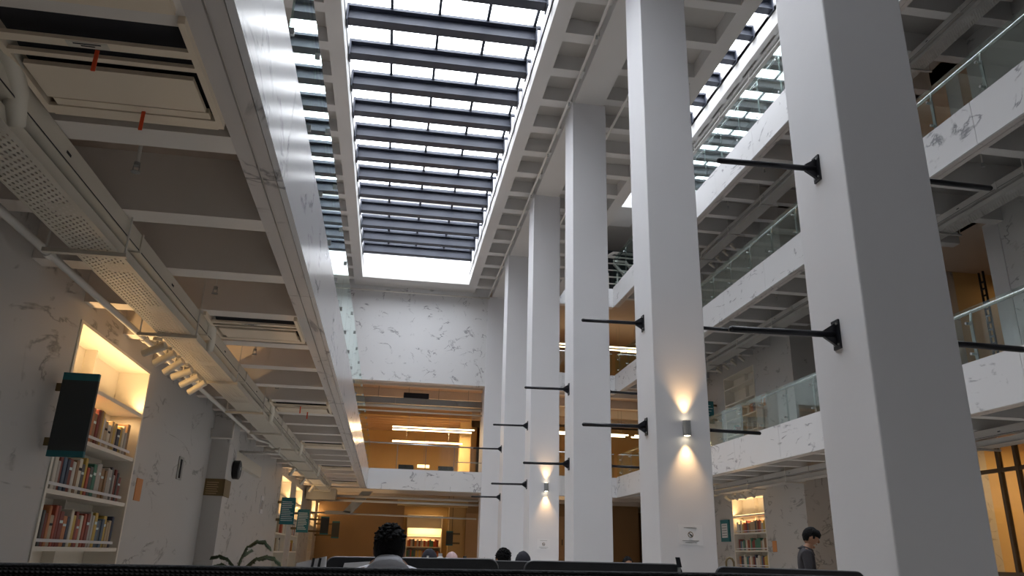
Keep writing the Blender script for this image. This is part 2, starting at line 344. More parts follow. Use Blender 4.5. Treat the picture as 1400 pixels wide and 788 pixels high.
# --- galleries ------------------------------------------------------------
def LX(x): return x
def RX(x): return 7.76-x if x > -2.9 else 7.76-x+.24*(1 if x <= -2.9 else 0)
def gallery(side, zb, zt, glass_top, dark=1.0, posts=False, ridx=0):
    S = LX if side == 'left' else RX
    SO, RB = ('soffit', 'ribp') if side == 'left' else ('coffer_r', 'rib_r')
    nm = {3.37: 'first', 7.35: 'second', 10.95: 'third'}[zb]
    cen = (S(-2), 13, zb)
    g = thing('floor_'+side, cen, kind='structure')
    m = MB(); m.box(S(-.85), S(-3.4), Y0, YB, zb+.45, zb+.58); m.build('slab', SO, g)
    box(S(-1.03), S(-.84), Y0, YB, zb+.02, zb+.45).build('edge_beam', RB, g)
    y = 4.0-1.16*3 if side == 'left' else 4.6
    while y < YB-.2:
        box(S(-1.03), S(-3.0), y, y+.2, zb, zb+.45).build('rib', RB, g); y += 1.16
    # cladding: outer face panels and soffit strips, joints left open
    L = 2.34; y = 4.5-L*2
    n = 0
    while y < YB:
        y2 = min(y+L, YB+.0)
        box(S(-.8), S(-.84), y+.004, y2-.004, zb, zt).build('cladding_panel', 'marble_l' if side == 'left' else 'marble', g)
        box(S(-.845), S(-.925), y+.004, y2-.004, zb-.0, zb+.02).build('soffit_panel', 'marble_s', g)
        box(S(-.94), S(-1.03), y+.004, y2-.004, zb-.0, zb+.02).build('soffit_panel', 'marble_s', g)
        y = y2
    box(S(-.84), S(-1.0), 0, YB, zt-.02, zt).build('coping', 'marble', g)
    # balustrade
    names = {'left': 'on the left gallery edge', 'right': f'on the {nm} right gallery edge'}
    b = thing('glass_balustrade', (S(-.8), 14, zt), 'frameless glass balustrade '+names[side], 'balustrade')
    x0, x1 = S(-.815), S(-.83)
    pl = 1.16
    y = 4.15
    while y < YB-.1:
        y2 = min(y+pl, YB)
        box(x0, x1, y+.006, y2-.006, zt-.06, glass_top).build('glass_pane', 'glass', b)
        if side == 'right':
            m = MB(); xp = S(-.90)
            m.box(xp-.008, xp+.008, y+.10, y+.16, zt-.1, glass_top-.18); m.build('post', 'greym', b)
            m = MB()
            m.tube([(xp, y+.13, glass_top-.18), (S(-.92), y+.13, glass_top-.06), (S(-.94), y+.13, glass_top-.03)], .018, 8)
            m.build('rail_bracket', 'chrome', b)
            for zz in (zt+.12, glass_top-.22): MB().tube([(S(-.80), y+.13, zz), (xp, y+.13, zz)], .022, 8).build('clamp', 'chrome', b)
        else:
            for zz in (zt+.1, glass_top-.12): box(S(-.795), S(-.85), y-.012, y+.012, zz-.025, zz+.025).build('clamp', 'greym', b)
        y = y2
    if side == 'right':
        MB().tube([(S(-.94), 4.3, glass_top-.02), (S(-.94), YB-.05, glass_top-.02)], .028, 10).build('handrail', 'chrome', b, smooth=True)
    return g
gallery('left', 3.37, 4.13, 5.0)
gallery('right', 3.37, 4.13, 4.95)
gallery('right', 7.35, 8.10, 8.88)
gallery('right', 10.95, 11.80, 13.05)

# --- left wall with bookcase niches
def wall_with_holes(x0, x1, ya, yb, za, zb, holes, name, mat):
    m = MB(); y = ya
    for (h0, h1, hz0, hz1) in sorted(holes):
        m.box(x0, x1, y, h0, za, zb); m.box(x0, x1, h0, h1, za, hz0); m.box(x0, x1, h0, h1, hz1, zb); y = h1
    m.box(x0, x1, y, yb, za, zb); return structure(m, name, mat)
LH = [(7.5, 9.8, .2, 3.2), (22.8, 25.1, .2, 3.2), (26.5, 28.6, .2, 3.2), (32.5, 34.2, .2, 3.2), (35.4, 37.2, .2, 3.2)]
wall_with_holes(-3.0, -3.25, Y0, 42, 0, 3.9, LH, 'wall_left', 'marble_w')
structure(box(-3.95, -3.85, Y0, 42, 0, 3.9), 'wall_left_outer', 'white')
structure(box(-3.4, -3.6, Y0, YB+.3, 3.95, 11.6), 'wall_left_upper', 'marble_w')
RH = [(22.05, 24.3, .2, 3.1)]
wall_with_holes(11.0, 11.25, 19.7, 30, 0, 3.9, RH, 'wall_right', 'marble_w')
wall_with_holes(11.0, 11.25, 19.7, 30, 3.93, 7.8, [(22.05, 24.3, 4.2, 7.05)], 'wall_right_first_floor', 'marble_w')
structure(box(11.0, 11.25, 19.7, 30, 7.93, 15.5), 'wall_right_upper', 'marble_w')
structure(MB().box(11.0, 11.25, Y0, 11.7, 0, 15.5), 'wall_right_near', 'marble_w')
structure(MB().box(11.25, 16, 11.5, 11.68, 0, 15.5).box(11.25, 13, 19.72, 19.9, 0, 15.5), 'wall_recess', 'marble_w')
structure(MB().box(12.6, 12.8, 15.2, 19.8, 0, 15.5), 'wall_recess_back', 'marble_w')
for z in (3.82, 7.8, 11.4): structure(box(11.0, 16, 11.6, 19.8, z, z+.13), 'ceiling_recess', 'soffit')
structure(box(15.6, 15.8, 11.6, 19.8, 0, 15.5), 'wall_recess_end', 'warmw')
structure(MB().box(12.8, 15.6, 15.2, 15.4, 0, 15.5), 'wall_recess_side', 'warmw')
# pilaster on left wall
structure(box(-3.0, -2.7, 13.6, 14.35, 0, 3.37), 'trim_5', 'marble_w')

# --- back wall
bw = structure(MB().box(-3.6, CX0-.05, YB, YB+.35, 7.35, 11.6), 'wall_back_upper', 'marble')
structure(MB().box(-3.6, -1.35, YB, YB+.35, 3.95, 7.35), 'wall_back_left', 'marble')
for (x0, x1, zb, zt) in ((-.8, CX0-.1, 3.37, 4.10), (CX1, 8.56, 3.37, 4.10), (CX1, 8.56, 7.35, 8.08), (CX1, 8.56, 10.95, 11.75)):
    g = thing('floor_back', ((x0+x1)/2, YB, zb), kind='structure')
    n = 2 if x0 < 0 else 2
    for i in range(n):
        a = x0+(x1-x0)*i/n; b = x0+(x1-x0)*(i+1)/n
        box(a+.003, b-.003, YB, YB+.04, zb, zt).build('cladding_panel', 'marble', g)
    box(x0, x1, YB+.04, YB+.3, zb, zt-.05).build('edge_beam', 'ribp', g)
for z in (3.82, 7.8, 11.45): structure(box(-3.6, 16, YB+.3, 42, z, z+.15), 'ceiling_back', 'soffit')
structure(box(-3.6, 16, 30, 42, HZ+.3, HZ+.45), 'ceiling_back', 'coffer')
for z in (3.37, 7.35):
    for k in range(5):
        y = 30.2+1.2*k*2
        structure(box(-3.3, 15.5, y, y+.25, z+.1, z+.45), 'ceiling_rib', 'ribp')

# outer shell that closes the place off from the open sky
structure(MB().box(16, 16.2, Y0, 42, 0, 15.6), 'wall_far_right', 'white')
structure(MB().box(-6.2, -6, Y0, 42, 0, 12), 'wall_far_left', 'white')
structure(MB().box(-6, -3.3, Y0, 42, 11.6, 11.75).box(-6, 4.3, YB+.3, 42, 11.6, 11.75), 'ceiling_outer', 'white')
structure(MB().box(11.2, 16.2, Y0, 42, HZ+.45, HZ+.6).box(4.2, 4.3, YB, 42, 11.6, 15.6), 'ceiling_outer_right', 'white')
structure(MB().box(12.2, 12.4, 19.9, 30, 0, 15.5), 'wall_right_outer', 'white')

# ================================================================= BOOKCASES AND BOOKS
BOOKC = [((.42, .09, .05), 'red'), ((.46, .36, .24), 'tan'), ((.62, .60, .55), 'white'), ((.05, .06, .10), 'navy'), ((.22, .05, .04), 'dark red'), ((.10, .10, .10), 'black'),
         ((.58, .40, .09), 'yellow'), ((.10, .15, .22), 'blue'), ((.06, .20, .14), 'green'), ((.52, .20, .08), 'orange'), ((.45, .43, .40), 'grey'), ((.30, .18, .10), 'brown'),
         ((.66, .62, .52), 'cream')]
BM = [pmat('book_'+n.replace(' ', '_'), c, .6) for c, n in BOOKC]
def bookcase(side, xw, y0, y1, z0, z1, shelves, label, name='built_in_bookcase', depth=.34):
    d = -1 if side == 'left' else 1
    t = thing(name, (xw+d*.1, (y0+y1)/2, z0), label, 'bookcase')
    xf = xw-d*.012; xb = xw+d*depth
    for y in (y0, y1-.045): box(xf, xb, y, y+.045, z0, z1).build('side_panel', 'shelf', t)
    box(xf, xb, y0+.045, y1-.045, z1-.03, z1).build('top_panel', 'shelf', t)
    box(xb, xb+d*.02, y0, y1, z0, z1).build('back_panel', 'shelf', t)
    zz = [z0]+list(shelves)+[z1]
    for z in shelves: box(xw+d*.0, xb, y0+.045, y1-.045, z-.04, z).build('shelf', 'shelf', t)
    ym = (y0+y1)/2
    for a, b in zip([z0]+list(shelves), [s-.04 for s in shelves]+[z1-.03]):
        box(xw+d*.22, xb, ym-.015, ym+.015, a, b).build('divider', 'shelf', t)
    return t
def books(side, xw, y0, y1, z, wmin, wmax, hmin, hmax, place, grp, rnd, bands=True, gap=0.0, depth=.15):
    d = -1 if side == 'left' else 1
    y = y0; n = 0
    while y < y1-wmax:
        if gap and rnd.random() < gap: y += wmax*rnd.uniform(1, 3); continue
        wd = rnd.uniform(wmin, wmax); h = rnd.uniform(hmin, hmax); k = rnd.choice((0, 1, 2, 2, 3, 4, 4, 5, 5, 6, 7, 8, 9, 10, 10, 11, 11, 12, 12, 1)); sh = rnd.uniform(0, .018)
        o = box(xw+d*(.035+sh), xw+d*(.035+sh+depth), y, y+wd*.96, z, z+h)
        b = o.build('book', BM[k])
        if wd > .05: b.modifiers.new('bevel', 'BEVEL').width = .006
        size = 'tall' if h > hmin+(hmax-hmin)*.66 else 'short' if h < hmin+(hmax-hmin)*.33 else 'medium-height'
        tag(b, f'{size} {BOOKC[k][1]} book, {nth(n)} from the {"left" if side == "left" else "right"}, {place}', 'book', grp)
        if wd > .085 and bands:
            q = box(xw+d*(.033+sh), xw+d*(.036+sh), y+.01, y+wd*.96-.01, z+h*.66, z+h*.74).build('spine_title', 'text' if k not in (1, 2, 12) else 'dark'); q.parent = b
        y += wd; n += 1
def rail(side, xw, y0, y1, z, t):
    d = -1 if side == 'left' else 1
    box(xw+d*.012, xw+d*.016, y0, y1, z+.038, z+.066).build('label_rail', 'paper', t)
rnd = random.Random(5)
SH = [.66, 1.16, 1.65, 2.16, 2.68]
bl = bookcase('left', -3.0, 7.5, 9.8, .2, 3.2, SH, 'tall white built-in bookcase glowing warm behind the dark sign on the left marble wall')
LV = {1.16: 'lowest row', 1.65: 'middle row', 2.16: 'top row'}
for z in (1.16, 1.65, 2.16):
    books('left', -3.0, 7.56, 9.68, z, .05, .10, .26, .37, LV[z]+' behind dark sign', 'books in the near left bookcase', rnd)
    rail('left', -3.0, 7.58, 9.62, z, bl)
br = bookcase('right', 11.0, 22.05, 24.3, .2, 3.1, [.60, 1.05, 1.53, 2.05, 2.57], 'lit white built-in bookcase in the ground floor wall behind the standing man')
for z, n in ((1.05, 'lowest row'), (1.53, 'middle row'), (2.05, 'top row')):
    books('right', 11.0, 22.12, 24.18, z, .07, .12, .26, .36, n+', lit right bookcase', 'books in the lit right bookcase', rnd, bands=False)
    rail('right', 11.0, 22.15, 24.2, z, br)
b1 = bookcase('right', 11.0, 22.05, 24.3, 4.2, 7.05, [4.62, 5.10, 5.62, 6.14, 6.66], 'unlit white built-in bookcase behind the glass on the first right gallery')
books('right', 11.0, 22.12, 23.4, 5.62, .07, .12, .24, .34, 'upper row, first floor bookcase', 'books in the first floor bookcase', rnd, gap=.25)
books('right', 11.0, 22.5, 24.2, 5.10, .07, .12, .24, .34, 'lower row, first floor bookcase', 'books in the first floor bookcase', rnd, gap=.35)
for (y0, y1, lb, pl) in ((22.8, 25.1, 'narrow-looking lit bookcase behind the first teal sign on the left wall', 'first teal sign'),
                         (26.5, 28.6, 'lit bookcase behind the second teal sign on the left wall', 'second teal sign')):
    bookcase('left', -3.0, y0, y1, .2, 3.2, SH, lb)
    books('left', -3.0, y0+.1, y1-.1, 1.65, .08, .14, .26, .37, 'upper row behind '+pl, 'books in the far left bookcases', rnd, gap=.2, bands=False)
    books('left', -3.0, y0+.1, y1-.1, 1.16, .08, .14, .26, .37, 'lower row behind '+pl, 'books in the far left bookcases', rnd, gap=.3, bands=False)
for (y0, y1, lb) in ((32.5, 34.2, 'lit bookcase behind the nearer hanging dark sign at the far left'), (35.4, 37.2, 'lit bookcase behind the farther hanging dark sign at the far left')):
    bookcase('left', -3.0, y0, y1, .2, 3.2, SH, lb)

def led(side, xw, y0, y1, z, power, name='led_strip', glow='lampw'):
    d = -1 if side == 'left' else 1
    t = thing(name, (xw+d*.05, (y0+y1)/2, z), 'warm LED strip lying on the shelf at %s' % {7.5: 'the near left bookcase', 22.05: 'the right bookcase', 22.8: 'the bookcase behind the first teal sign',
        26.5: 'the bookcase behind the second teal sign', 32.5: 'the nearer far-left bookcase', 35.4: 'the farther far-left bookcase', 1.0: 'the back wall bookcase'}[y0], 'light')
    box(xw+d*.04, xw+d*.06, y0+.08, y1-.08, z+.002, z+.015).build('diffuser', glow, t)
    area('led_light', (xw+d*.06, (y0+y1)/2, z+.03), .05, y1-y0-.2, power, WARM, (0, math.radians(180-d*32), 0))
    return t
led('left', -3.0, 7.5, 9.8, 2.68, 16); led('right', 11.0, 22.05, 24.3, 2.57, 14)
led('left', -3.0, 22.8, 25.1, 2.68, 12); led('left', -3.0, 26.5, 28.6, 2.68, 12); led('left', -3.0, 32.5, 34.2, 2.68, 12); led('left', -3.0, 35.4, 37.2, 2.68, 12)
# the lights under the shelf, washing the books
for (x, y, z, p) in ((-3.12, 8.65, 2.62, 7), (11.12, 23.2, 2.51, 9), (-3.12, 23.95, 2.62, 6), (-3.12, 27.55, 2.62, 6), (-3.12, 33.3, 2.62, 5), (-3.12, 36.3, 2.62, 5)):
    area('under_shelf_light', (x, y, z), .04, 2.0, p, WARM)

# ================================================================= SIGNS, NOTICES
def blade(side, xw, y, z0, z1, x_in, x_out, col, label, lines):
    d = 1 if side == 'left' else -1
    xa, xb = xw+d*x_in, xw+d*x_out
    t = thing('projecting_sign', ((xa+xb)/2, y, z0), label, 'sign')
    h = z1-z0
    box(xa, xb, y-.02, y+.02, z0+h*.07, z1-h*.09).build('panel', col, t)
    box(xa, xb, y-.021, y+.021, z0, z0+h*.07).build('lower_band', 'teal', t); box(xa, xb, y-.021, y+.021, z1-h*.09, z1).build('upper_band', 'teal', t)
    for q in (.17, .82): box(xw, xa, y-.012, y+.012, z0+h*q-.035, z0+h*q+.035).build('bracket', 'brownsign', t)
    r = random.Random(int(y*10))
    for i in range(lines):
        zz = z1-h*.13-(h*.76)*(i+.5)/lines
        box(min(xa, xb)+.03, min(xa, xb)+.03+(abs(xb-xa)-.06)*r.uniform(.6, 1), y-.024, y-.02, zz-h*.014, zz+h*.014).build('text_line', 'text', t)
    return t
blade('left', -3.0, 7.3, 1.90, 2.64, .045, .345, 'slate', 'large dark slate sign with teal top and bottom bands, jutting from the left wall', 0)
blade('left', -3.0, 22.6, 1.85, 2.56, .10, .48, 'teal', 'teal directory sign with pale text lines, nearer of the pair on the left wall', 11)
blade('left', -3.0, 26.3, 1.73, 2.44, .17, .54, 'teal', 'teal directory sign with pale text lines, farther of the pair on the left wall', 11)
blade('left', -3.0, 32.2, 1.80, 2.48, .45, .77, 'slate', 'nearer small dark sign hanging before the far left lit shelves', 0)
blade('left', -3.0, 35.2, 1.72, 2.42, .70, 1.02, 'slate', 'farther small dark sign hanging before the far left lit shelves', 0)
blade('right', 11.0, 25.0, 5.65, 6.42, .12, .52, 'teal', 'teal sign jutting from the wall on the first right gallery', 6)
t = thing('framed_notice', (10.98, 24.9, 1.8), 'teal-framed pale notice on the ground floor wall left of the lit right bookcase', 'notice')
box(10.95, 11.0, 24.55, 25.2, 1.80, 2.48).build('frame', 'teal', t); box(10.94, 10.95, 24.66, 25.09, 1.92, 2.36).build('sheet', 'paper', t)
for i in range(5): box(10.936, 10.94, 24.70, 25.05, 1.98+i*.08, 1.995+i*.08).build('text_line', 'slate', t)
t = thing('bronze_sign', (-2.8, 13.59, 1.98), 'brown bronze sign wrapped round the corner of the left wall pilaster', 'sign')
box(-3.0, -2.69, 13.585, 13.6, 2.00, 2.27).build('front_plate', 'brownsign', t); box(-2.7, -2.685, 13.585, 14.1, 2.00, 2.27).build('side_plate', 'brownsign', t)
for i in range(6): box(-2.97, -2.80+.02*(i % 2), 13.582, 13.585, 2.03+i*.035, 2.04+i*.035).build('text_line', 'wood', t)
t = thing('wall_clock', (-2.62, 14.2, 2.50), 'black round wall clock high on the left pilaster above the brown sign', 'clock')
MB().tube([(-2.69, 14.2, 2.48), (-2.60, 14.2, 2.48)], .16, 24).build('case', 'black', t); MB().tube([(-2.60, 14.2, 2.48), (-2.585, 14.2, 2.48)], [.165, .15], 24).build('rim', 'black', t)
MB().tube([(-2.59, 14.2, 2.48), (-2.58, 14.2, 2.48)], .13, 24).build('dial', 'slate', t)
for (yy, zz) in ((.07, .06), (-.05, .04)): MB().bar((-2.577, 14.2, 2.48), (-2.577, 14.2+yy, 2.48+zz), .008).build('hand', 'paper', t)
tag(box(-3.0, -2.992, 10.02, 10.26, 1.70, 1.96).build('orange_sheet', 'orangesheet'), 'small orange paper sheet taped to the left wall right of the near bookcase', 'notice')
tag(box(11.0, 10.99, 21.5, 21.75, 1.48, 1.78).build('orange_sheet', 'orangesheet'), 'small orange paper sheet right of the lit ground floor bookcase at right', 'notice')
tag(box(11.0, 10.99, 21.45, 21.7, 5.66, 5.98).build('orange_sheet', 'orangesheet'), 'small orange sheet on the first floor right wall behind the glass', 'notice')
t = thing('wall_plate', (-3.0, 11.85, 2.2), 'grey upright switch plate on the left marble wall before the pilaster', 'switch')
box(-3.0, -2.985, 11.75, 12.0, 2.10, 2.42).build('plate', 'greym', t); box(-2.985, -2.975, 11.82, 11.88, 2.12, 2.38).build('slot', 'dark', t)
t = thing('framed_map', (-2.99, 19.5, 1.7), 'small pale round-cornered notice on the left wall before the first teal sign', 'notice')
box(-3.0, -2.985, 19.6, 20.0, 2.0, 2.4).build('board', 'paper', t); box(-2.985, -2.98, 19.66, 19.94, 2.1, 2.3).build('picture', 'greym', t)

def notice(y, x, z, label, s=1):
    t = thing('paper_notice', (x, y, z), label, 'notice')
    box(x-.13*s, x+.13*s, y-.004, y, z-.10*s, z+.10*s).build('sheet', 'paper', t)
    MB().tube([(x, y-.004, z), (x, y-.006, z)], .030*s, 20).build('symbol_ring', 'brownsign', t)
    MB().tube([(x, y-.006, z), (x, y-.007, z)], .022*s, 20).build('symbol_disc', 'paper', t)
    MB().bar((x-.018*s, y-.008, z+.016*s), (x+.018*s, y-.008, z-.016*s), .006*s).bar((x-.012*s, y-.008, z-.004), (x+.014*s, y-.008, z-.004), .008*s).build('symbol', 'dark', t)
    for zz, ww in ((.068, .07), (-.06, .09), (-.078, .06)): box(x-ww*s, x+ww*s, y-.006, y-.004, z+zz*s-.004, z+zz*s+.004).build('text_line', 'greym', t)
notice(9.91, 3.89, 1.50, 'white paper notice with a round prohibition symbol below the larger wall lamp', 1.25)
notice(19.53, 3.86, 1.48, 'white paper notice with a small symbol below the farther wall lamp', 1.25)

# ================================================================= WALL LAMPS ON COLUMNS
def sconce(x, y, z, label, p):
    t = thing('wall_lamp', (x, y, z), label, 'lamp', 'up-and-down lights on the columns')
    MB().box(x-.03, x+.03, y-.03, y, z-.05, z+.05).build('back_plate', 'greym', t)
    MB().tube([(x, y-.075, z-.10), (x, y-.075, z+.10)], .055, 24).build('cylinder', 'greym', t, smooth=False)
    for s in (-1, 1):
        MB().tube([(x, y-.075, z+s*.1005), (x, y-.075, z+s*.103)], .038, 20).build('lens', 'sconce_lens', t)
        l = bpy.data.lights.new('wall_lamp_beam', 'SPOT'); l.energy = p; l.color = (1, .60, .27); l.spot_size = math.radians(70); l.spot_blend = 1.0; l.shadow_soft_size = .03
        o = bpy.data.objects.new('wall_lamp_beam', l); o.location = (x, y-.075, z+s*.115); COL.objects.link(o)
        if s > 0: o.rotation_euler = (math.pi, 0, 0)
sconce(3.885, 9.91, 2.86, 'larger grey cylinder wall lamp, lit up and down, on the second column', 44)
sconce(3.90, 19.53, 2.84, 'smaller-looking grey cylinder wall lamp, lit up and down, on the fourth column', 44)

# ================================================================= CEILING EQUIPMENT
def air_unit(S, y, z, label, strips=True):
    x0, x1 = S(-1.06), S(-1.89)
    cx_ = (x0+x1)/2; L = .85
    t = thing('air_conditioner', (cx_, y+L/2, z), label, 'air conditioner', 'ceiling air units over the '+('left' if x0 < 0 else 'right')+' gallery')
    a, b = min(x0, x1), max(x0, x1)
    MB().box(a, b, y-.02, y+L+.02, z+.08, z+.42).build('casing', 'dark', t)
    m = MB(); m.box(a-.03, a, y-.02, y+L+.02, z, z+.1).box(b, b+.03, y-.02, y+L+.02, z, z+.1); m.box(a, b, y+L-.0, y+L+.03, z, z+.1); m.build('frame', 'ac', t)
    for (u, v) in ((.19, .245), (.315, .35), ): box(a, b, y+u, y+v, z, z+.02).build('louvre', 'ac', t)
    box(a+.03, b-.03, y+.415, y+.70, z-.004, z+.02).build('intake_panel', 'ac', t)
    box(a+.05, b-.02, y+.715, y+.775, z+.0, z+.03).build('louvre', 'ac', t); box(a, b, y+.79, y+L, z, z+.02).build('louvre', 'ac', t)
    if strips:
        for (xx, u, v) in ((cx_+.0, .25, .40), (cx_+.06, .76, .94)):
            box(xx-.009, xx+.009, y+u, y+u+.006, z-.11, z+.0).build('ribbon', 'orange', t)
    box(cx_-.12, cx_+.06, y+.195, y+.24, z-.003, z).build('label_sticker', 'galv', t)
    for i in range(2): box(cx_-.09+.03*i, cx_+.03-.03*i, y+.205+.015*i, y+.211+.015*i, z-.005, z-.003).build('text_line', 'dark', t)
    return t
for i, y in enumerate((2.98, 7.55, 12.15, 16.8, 21.45, 26.1)):
    air_unit(LX, y, 3.33, strips=i in (0, 2), label=['nearest cream ceiling air unit, top left corner, with two orange ribbons', 'cream ceiling air unit in the coffer above the white spotlights on the left',
        'third cream air unit along the left gallery ceiling', 'fourth cream air unit along the left gallery ceiling', 'fifth cream air unit along the left gallery ceiling',
        'farthest cream air unit at the end of the left gallery ceiling'][i])
tag(box(-1.90, -1.06, 1.9, 2.92, 3.34, 3.40).build('access_panel', 'ac'), 'plain cream ceiling access panel in the top left corner before the air unit', 'panel')
def sprinkler(x, y, ztop, zbot, label, grp):
    t = thing('sprinkler', (x, y, ztop), label, 'sprinkler', grp)
    MB().tube([(x, y, ztop), (x, y, zbot+.03)], .013, 8).build('pipe', 'pipe', t)
    m = MB(); m.tube([(x, y, zbot+.035), (x, y, zbot+.01)], .02, 8).tube([(x, y, zbot-.03), (x, y, zbot-.035)], .03, 10)
    m.bar((x-.018, y, zbot+.01), (x-.018, y, zbot-.03), .006).bar((x+.018, y, zbot+.01), (x+.018, y, zbot-.03), .006); m.build('head', 'greym', t)
for i, y in enumerate((4.7, 7.15, 9.5, 11.6, 13.9, 18.6, 23.2)):
    sprinkler(-1.75, y, 3.82, 3.47, f'small pendant sprinkler, {nth(i)} from the camera under the left gallery', 'sprinklers under the left gallery')
for z, f in ((3.37, 'ground floor'), (7.35, 'first gallery'), (10.95, 'second gallery')):
    for i, y in enumerate((7.6, 9.9, 14.6, 17.0, 19.3)):
        sprinkler(9.25, y, z+.45, z+.1, f'small pendant sprinkler, {nth(i)} from the camera above the right {f}', 'sprinklers under the right galleries')

def tray(S, zs, label, y0=1.0, y1=27.5, holes=True, yh=11.0):
    z = zs-.27
    t = thing('cable_tray', (S(-2.14), 14, z), label, 'cable tray')
    xa, xb = sorted((S(-2.28), S(-2.0)))
    m = MB()
    if holes:
        n = 9; pw = (xb-xa)/n; hw = pw*.42; P = .055; hl = .024
        ns = int((yh-y0)/P)
        for i in range(n):
            x = xa+i*pw; xm = x+pw-hw
            m.v += [(x, y0, z), (xm, y0, z), (xm, yh, z), (x, yh, z)]; k = len(m.v)-4; m.f.append((k, k+1, k+2, k+3))
            if i == n-1: xe = xb
            else: xe = x+pw
            for j in range(ns):
                ya = y0+j*P+(P/2 if i % 2 else 0)+hl; yb = ya+P-hl
                m.v += [(xm, ya, z), (xe, ya, z), (xe, yb, z), (xm, yb, z)]; k = len(m.v)-4; m.f.append((k, k+1, k+2, k+3))
        m.box(xa, xb, yh, y1, z, z+.003)
    else: m.box(xa, xb, y0, y1, z, z+.003)
    m.build('perforated_base', 'galv' if S is LX else 'tray_r', t)
    for x in (xa, xb): box(x-.004, x+.004, y0, y1, z-.002, z+.10).build('side_rail', 'galv' if S is LX else 'tray_r', t)
    xi = S(-2.0); xo = S(-1.965); box(xi, xo, y0, y1, z-.003, z).build('flange', 'galv' if S is LX else 'tray_r', t)
    k = 0; y = 5.3
    ys = [y+2.15*i for i in range(-2, 11)]
    for y in ys:
        if y > y1-.2 or y < y0: continue
        box(S(-2.46), S(-1.915), y-.02, y+.02, z-.035, z-.006).build('cross_bar', 'galv' if S is LX else 'tray_r', t)
        for x in (S(-1.93), S(-2.44)): MB().tube([(x, y, z-.03), (x, y, zs+.45)], .008, 6).build('hanger_rod', 'pipe', t)
    return t
def trunk(S, zs, label, y0=.5, y1=27.5):
    z = zs-.14
    t = thing('cable_trunking', (S(-1.98), 14, z), label, 'trunking')
    box(S(-1.95), S(-2.06), y0, y1, z, z+.13).build('channel', 'galv' if S is LX else 'tray_r', t)
    box(S(-1.947), S(-1.949), y0, y1, z+.005, z+.012).build('seam', 'dark', t)
    for k in range(12):
        y = 3.3+2.3*k
        if y < y1: box(S(-1.94), S(-2.07), y, y+.03, z-.01, z+.14).build('strap', 'galv' if S is LX else 'tray_r', t); box(S(-1.949), S(-1.946), y+.9, y+.96, z+.05, z+.065).build('slot', 'dark', t)
    return t
def pipe(pts, r, label, name='pipe', joints=()):
    t = thing(name, pts[0], label, 'pipe')
    MB().tube(pts, r, 12).build('tube', 'pipe', t, smooth=True)
    for (x, y, z) in joints: MB().tube([(x, y-.04, z), (x, y+.04, z)], r*1.35, 12).build('coupling', 'pipe', t, smooth=False)
    return t
tray(LX, 3.37, 'cream perforated cable tray hung along the left gallery soffit, lit warm beside the bookcase')
trunk(LX, 3.37, 'long grey-cream trunking running beside the left perforated tray')
pipe([(-2.6, 1, 3.2), (-2.6, 9.9, 3.2), (-2.6, 15.6, 3.2), (-2.45, 16.0, 3.2), (-2.45, 27, 3.2)], .030, 'long white pipe running along the top of the left marble wall', 'wall_pipe',
     [(-2.6, 5.7, 3.2), (-2.6, 8.1, 3.2), (-2.6, 9.4, 3.2)])
for z, n, hl in ((3.37, 'ground floor', False), (7.35, 'first gallery', False), (10.95, 'second gallery', False), (HZ, 'third gallery', False)):
    tray(RX, z, 'cable tray hung over the right '+n, 3.0, 28, holes=True, yh=13.0); trunk(RX, z, 'trunking beside the cable tray over the right '+n, 3.0, 28)
def elbow(S, y, z, label):
    t = thing('drain_pipe', (S(-1.97), y, z), label, 'pipe', 'insulated pipes from the left air units')
    MB().tube([(S(-1.93), y-.42, z+.02), (S(-1.94), y-.26, z-.02), (S(-1.965), y-.10, z-.10), (S(-1.995), y+.0, z-.22)], .056, 14).build('insulation', 'galv', t, smooth=True)
for i, y in enumerate((3.45, 8.0, 12.6, 17.2, 21.9)):
    elbow(LX, y+.25, 3.38, ['fat brown insulated pipe bend at the left frame edge beside the nearest air unit', 'fat brown insulated pipe bend beside the second air unit', 'insulated pipe bend beside the third air unit',
        'insulated pipe bend beside the fourth air unit', 'insulated pipe bend beside the fifth air unit'][i])
# spotlights hanging from the tray
def spot(x, y, z, lb, tilt, grp='white spotlights under the left cable tray', dx=-1):
    t = thing('spotlight', (x, y, z), lb, 'spotlight', grp)
    MB().tube([(x, y, z), (x, y, z-.03)], .045, 16).build('canopy', 'galv', t)
    MB().tube([(x, y, z-.03), (x, y, z-.09)], .012, 8).build('stem', 'galv', t)
    c = Vector((x, y, z-.11)); d = Vector((dx*math.cos(tilt), .25, -math.sin(tilt))).normalized()
    MB().tube([c-d*.10, c+d*.13], .038, 16).build('barrel', 'galv', t)
    MB().ell(c, (.03, .03, .03), 10, 6).build('joint', 'galv', t, smooth=True)
    MB().tube([c+d*.129, c+d*.132], .03, 14).build('lens', 'dark', t)
for i in range(6):
    spot(-2.33, 7.65+i*.36, 3.10, f'white barrel spotlight, {nth(i)} from the left in the cluster under the left tray', .35+.12*(i % 3))
for i in range(3):
    spot(-2.33, 19.5+i*2.6, 3.10, ['nearest of three far boxy spotlights under the left tray', 'middle of three far boxy spotlights under the left tray', 'farthest of three far boxy spotlights under the left tray'][i], 1.0, 'far spotlights under the left tray')
for z, f in ((3.1, 'right ground floor'), (7.05, 'right first gallery'), (10.66, 'right second gallery')):
    for i in range(4): spot(10.1, 21.0+i*.55, z, f'small white spotlight, {nth(i)} from the right over the {f}', .5, 'spotlights over the right galleries', 1)
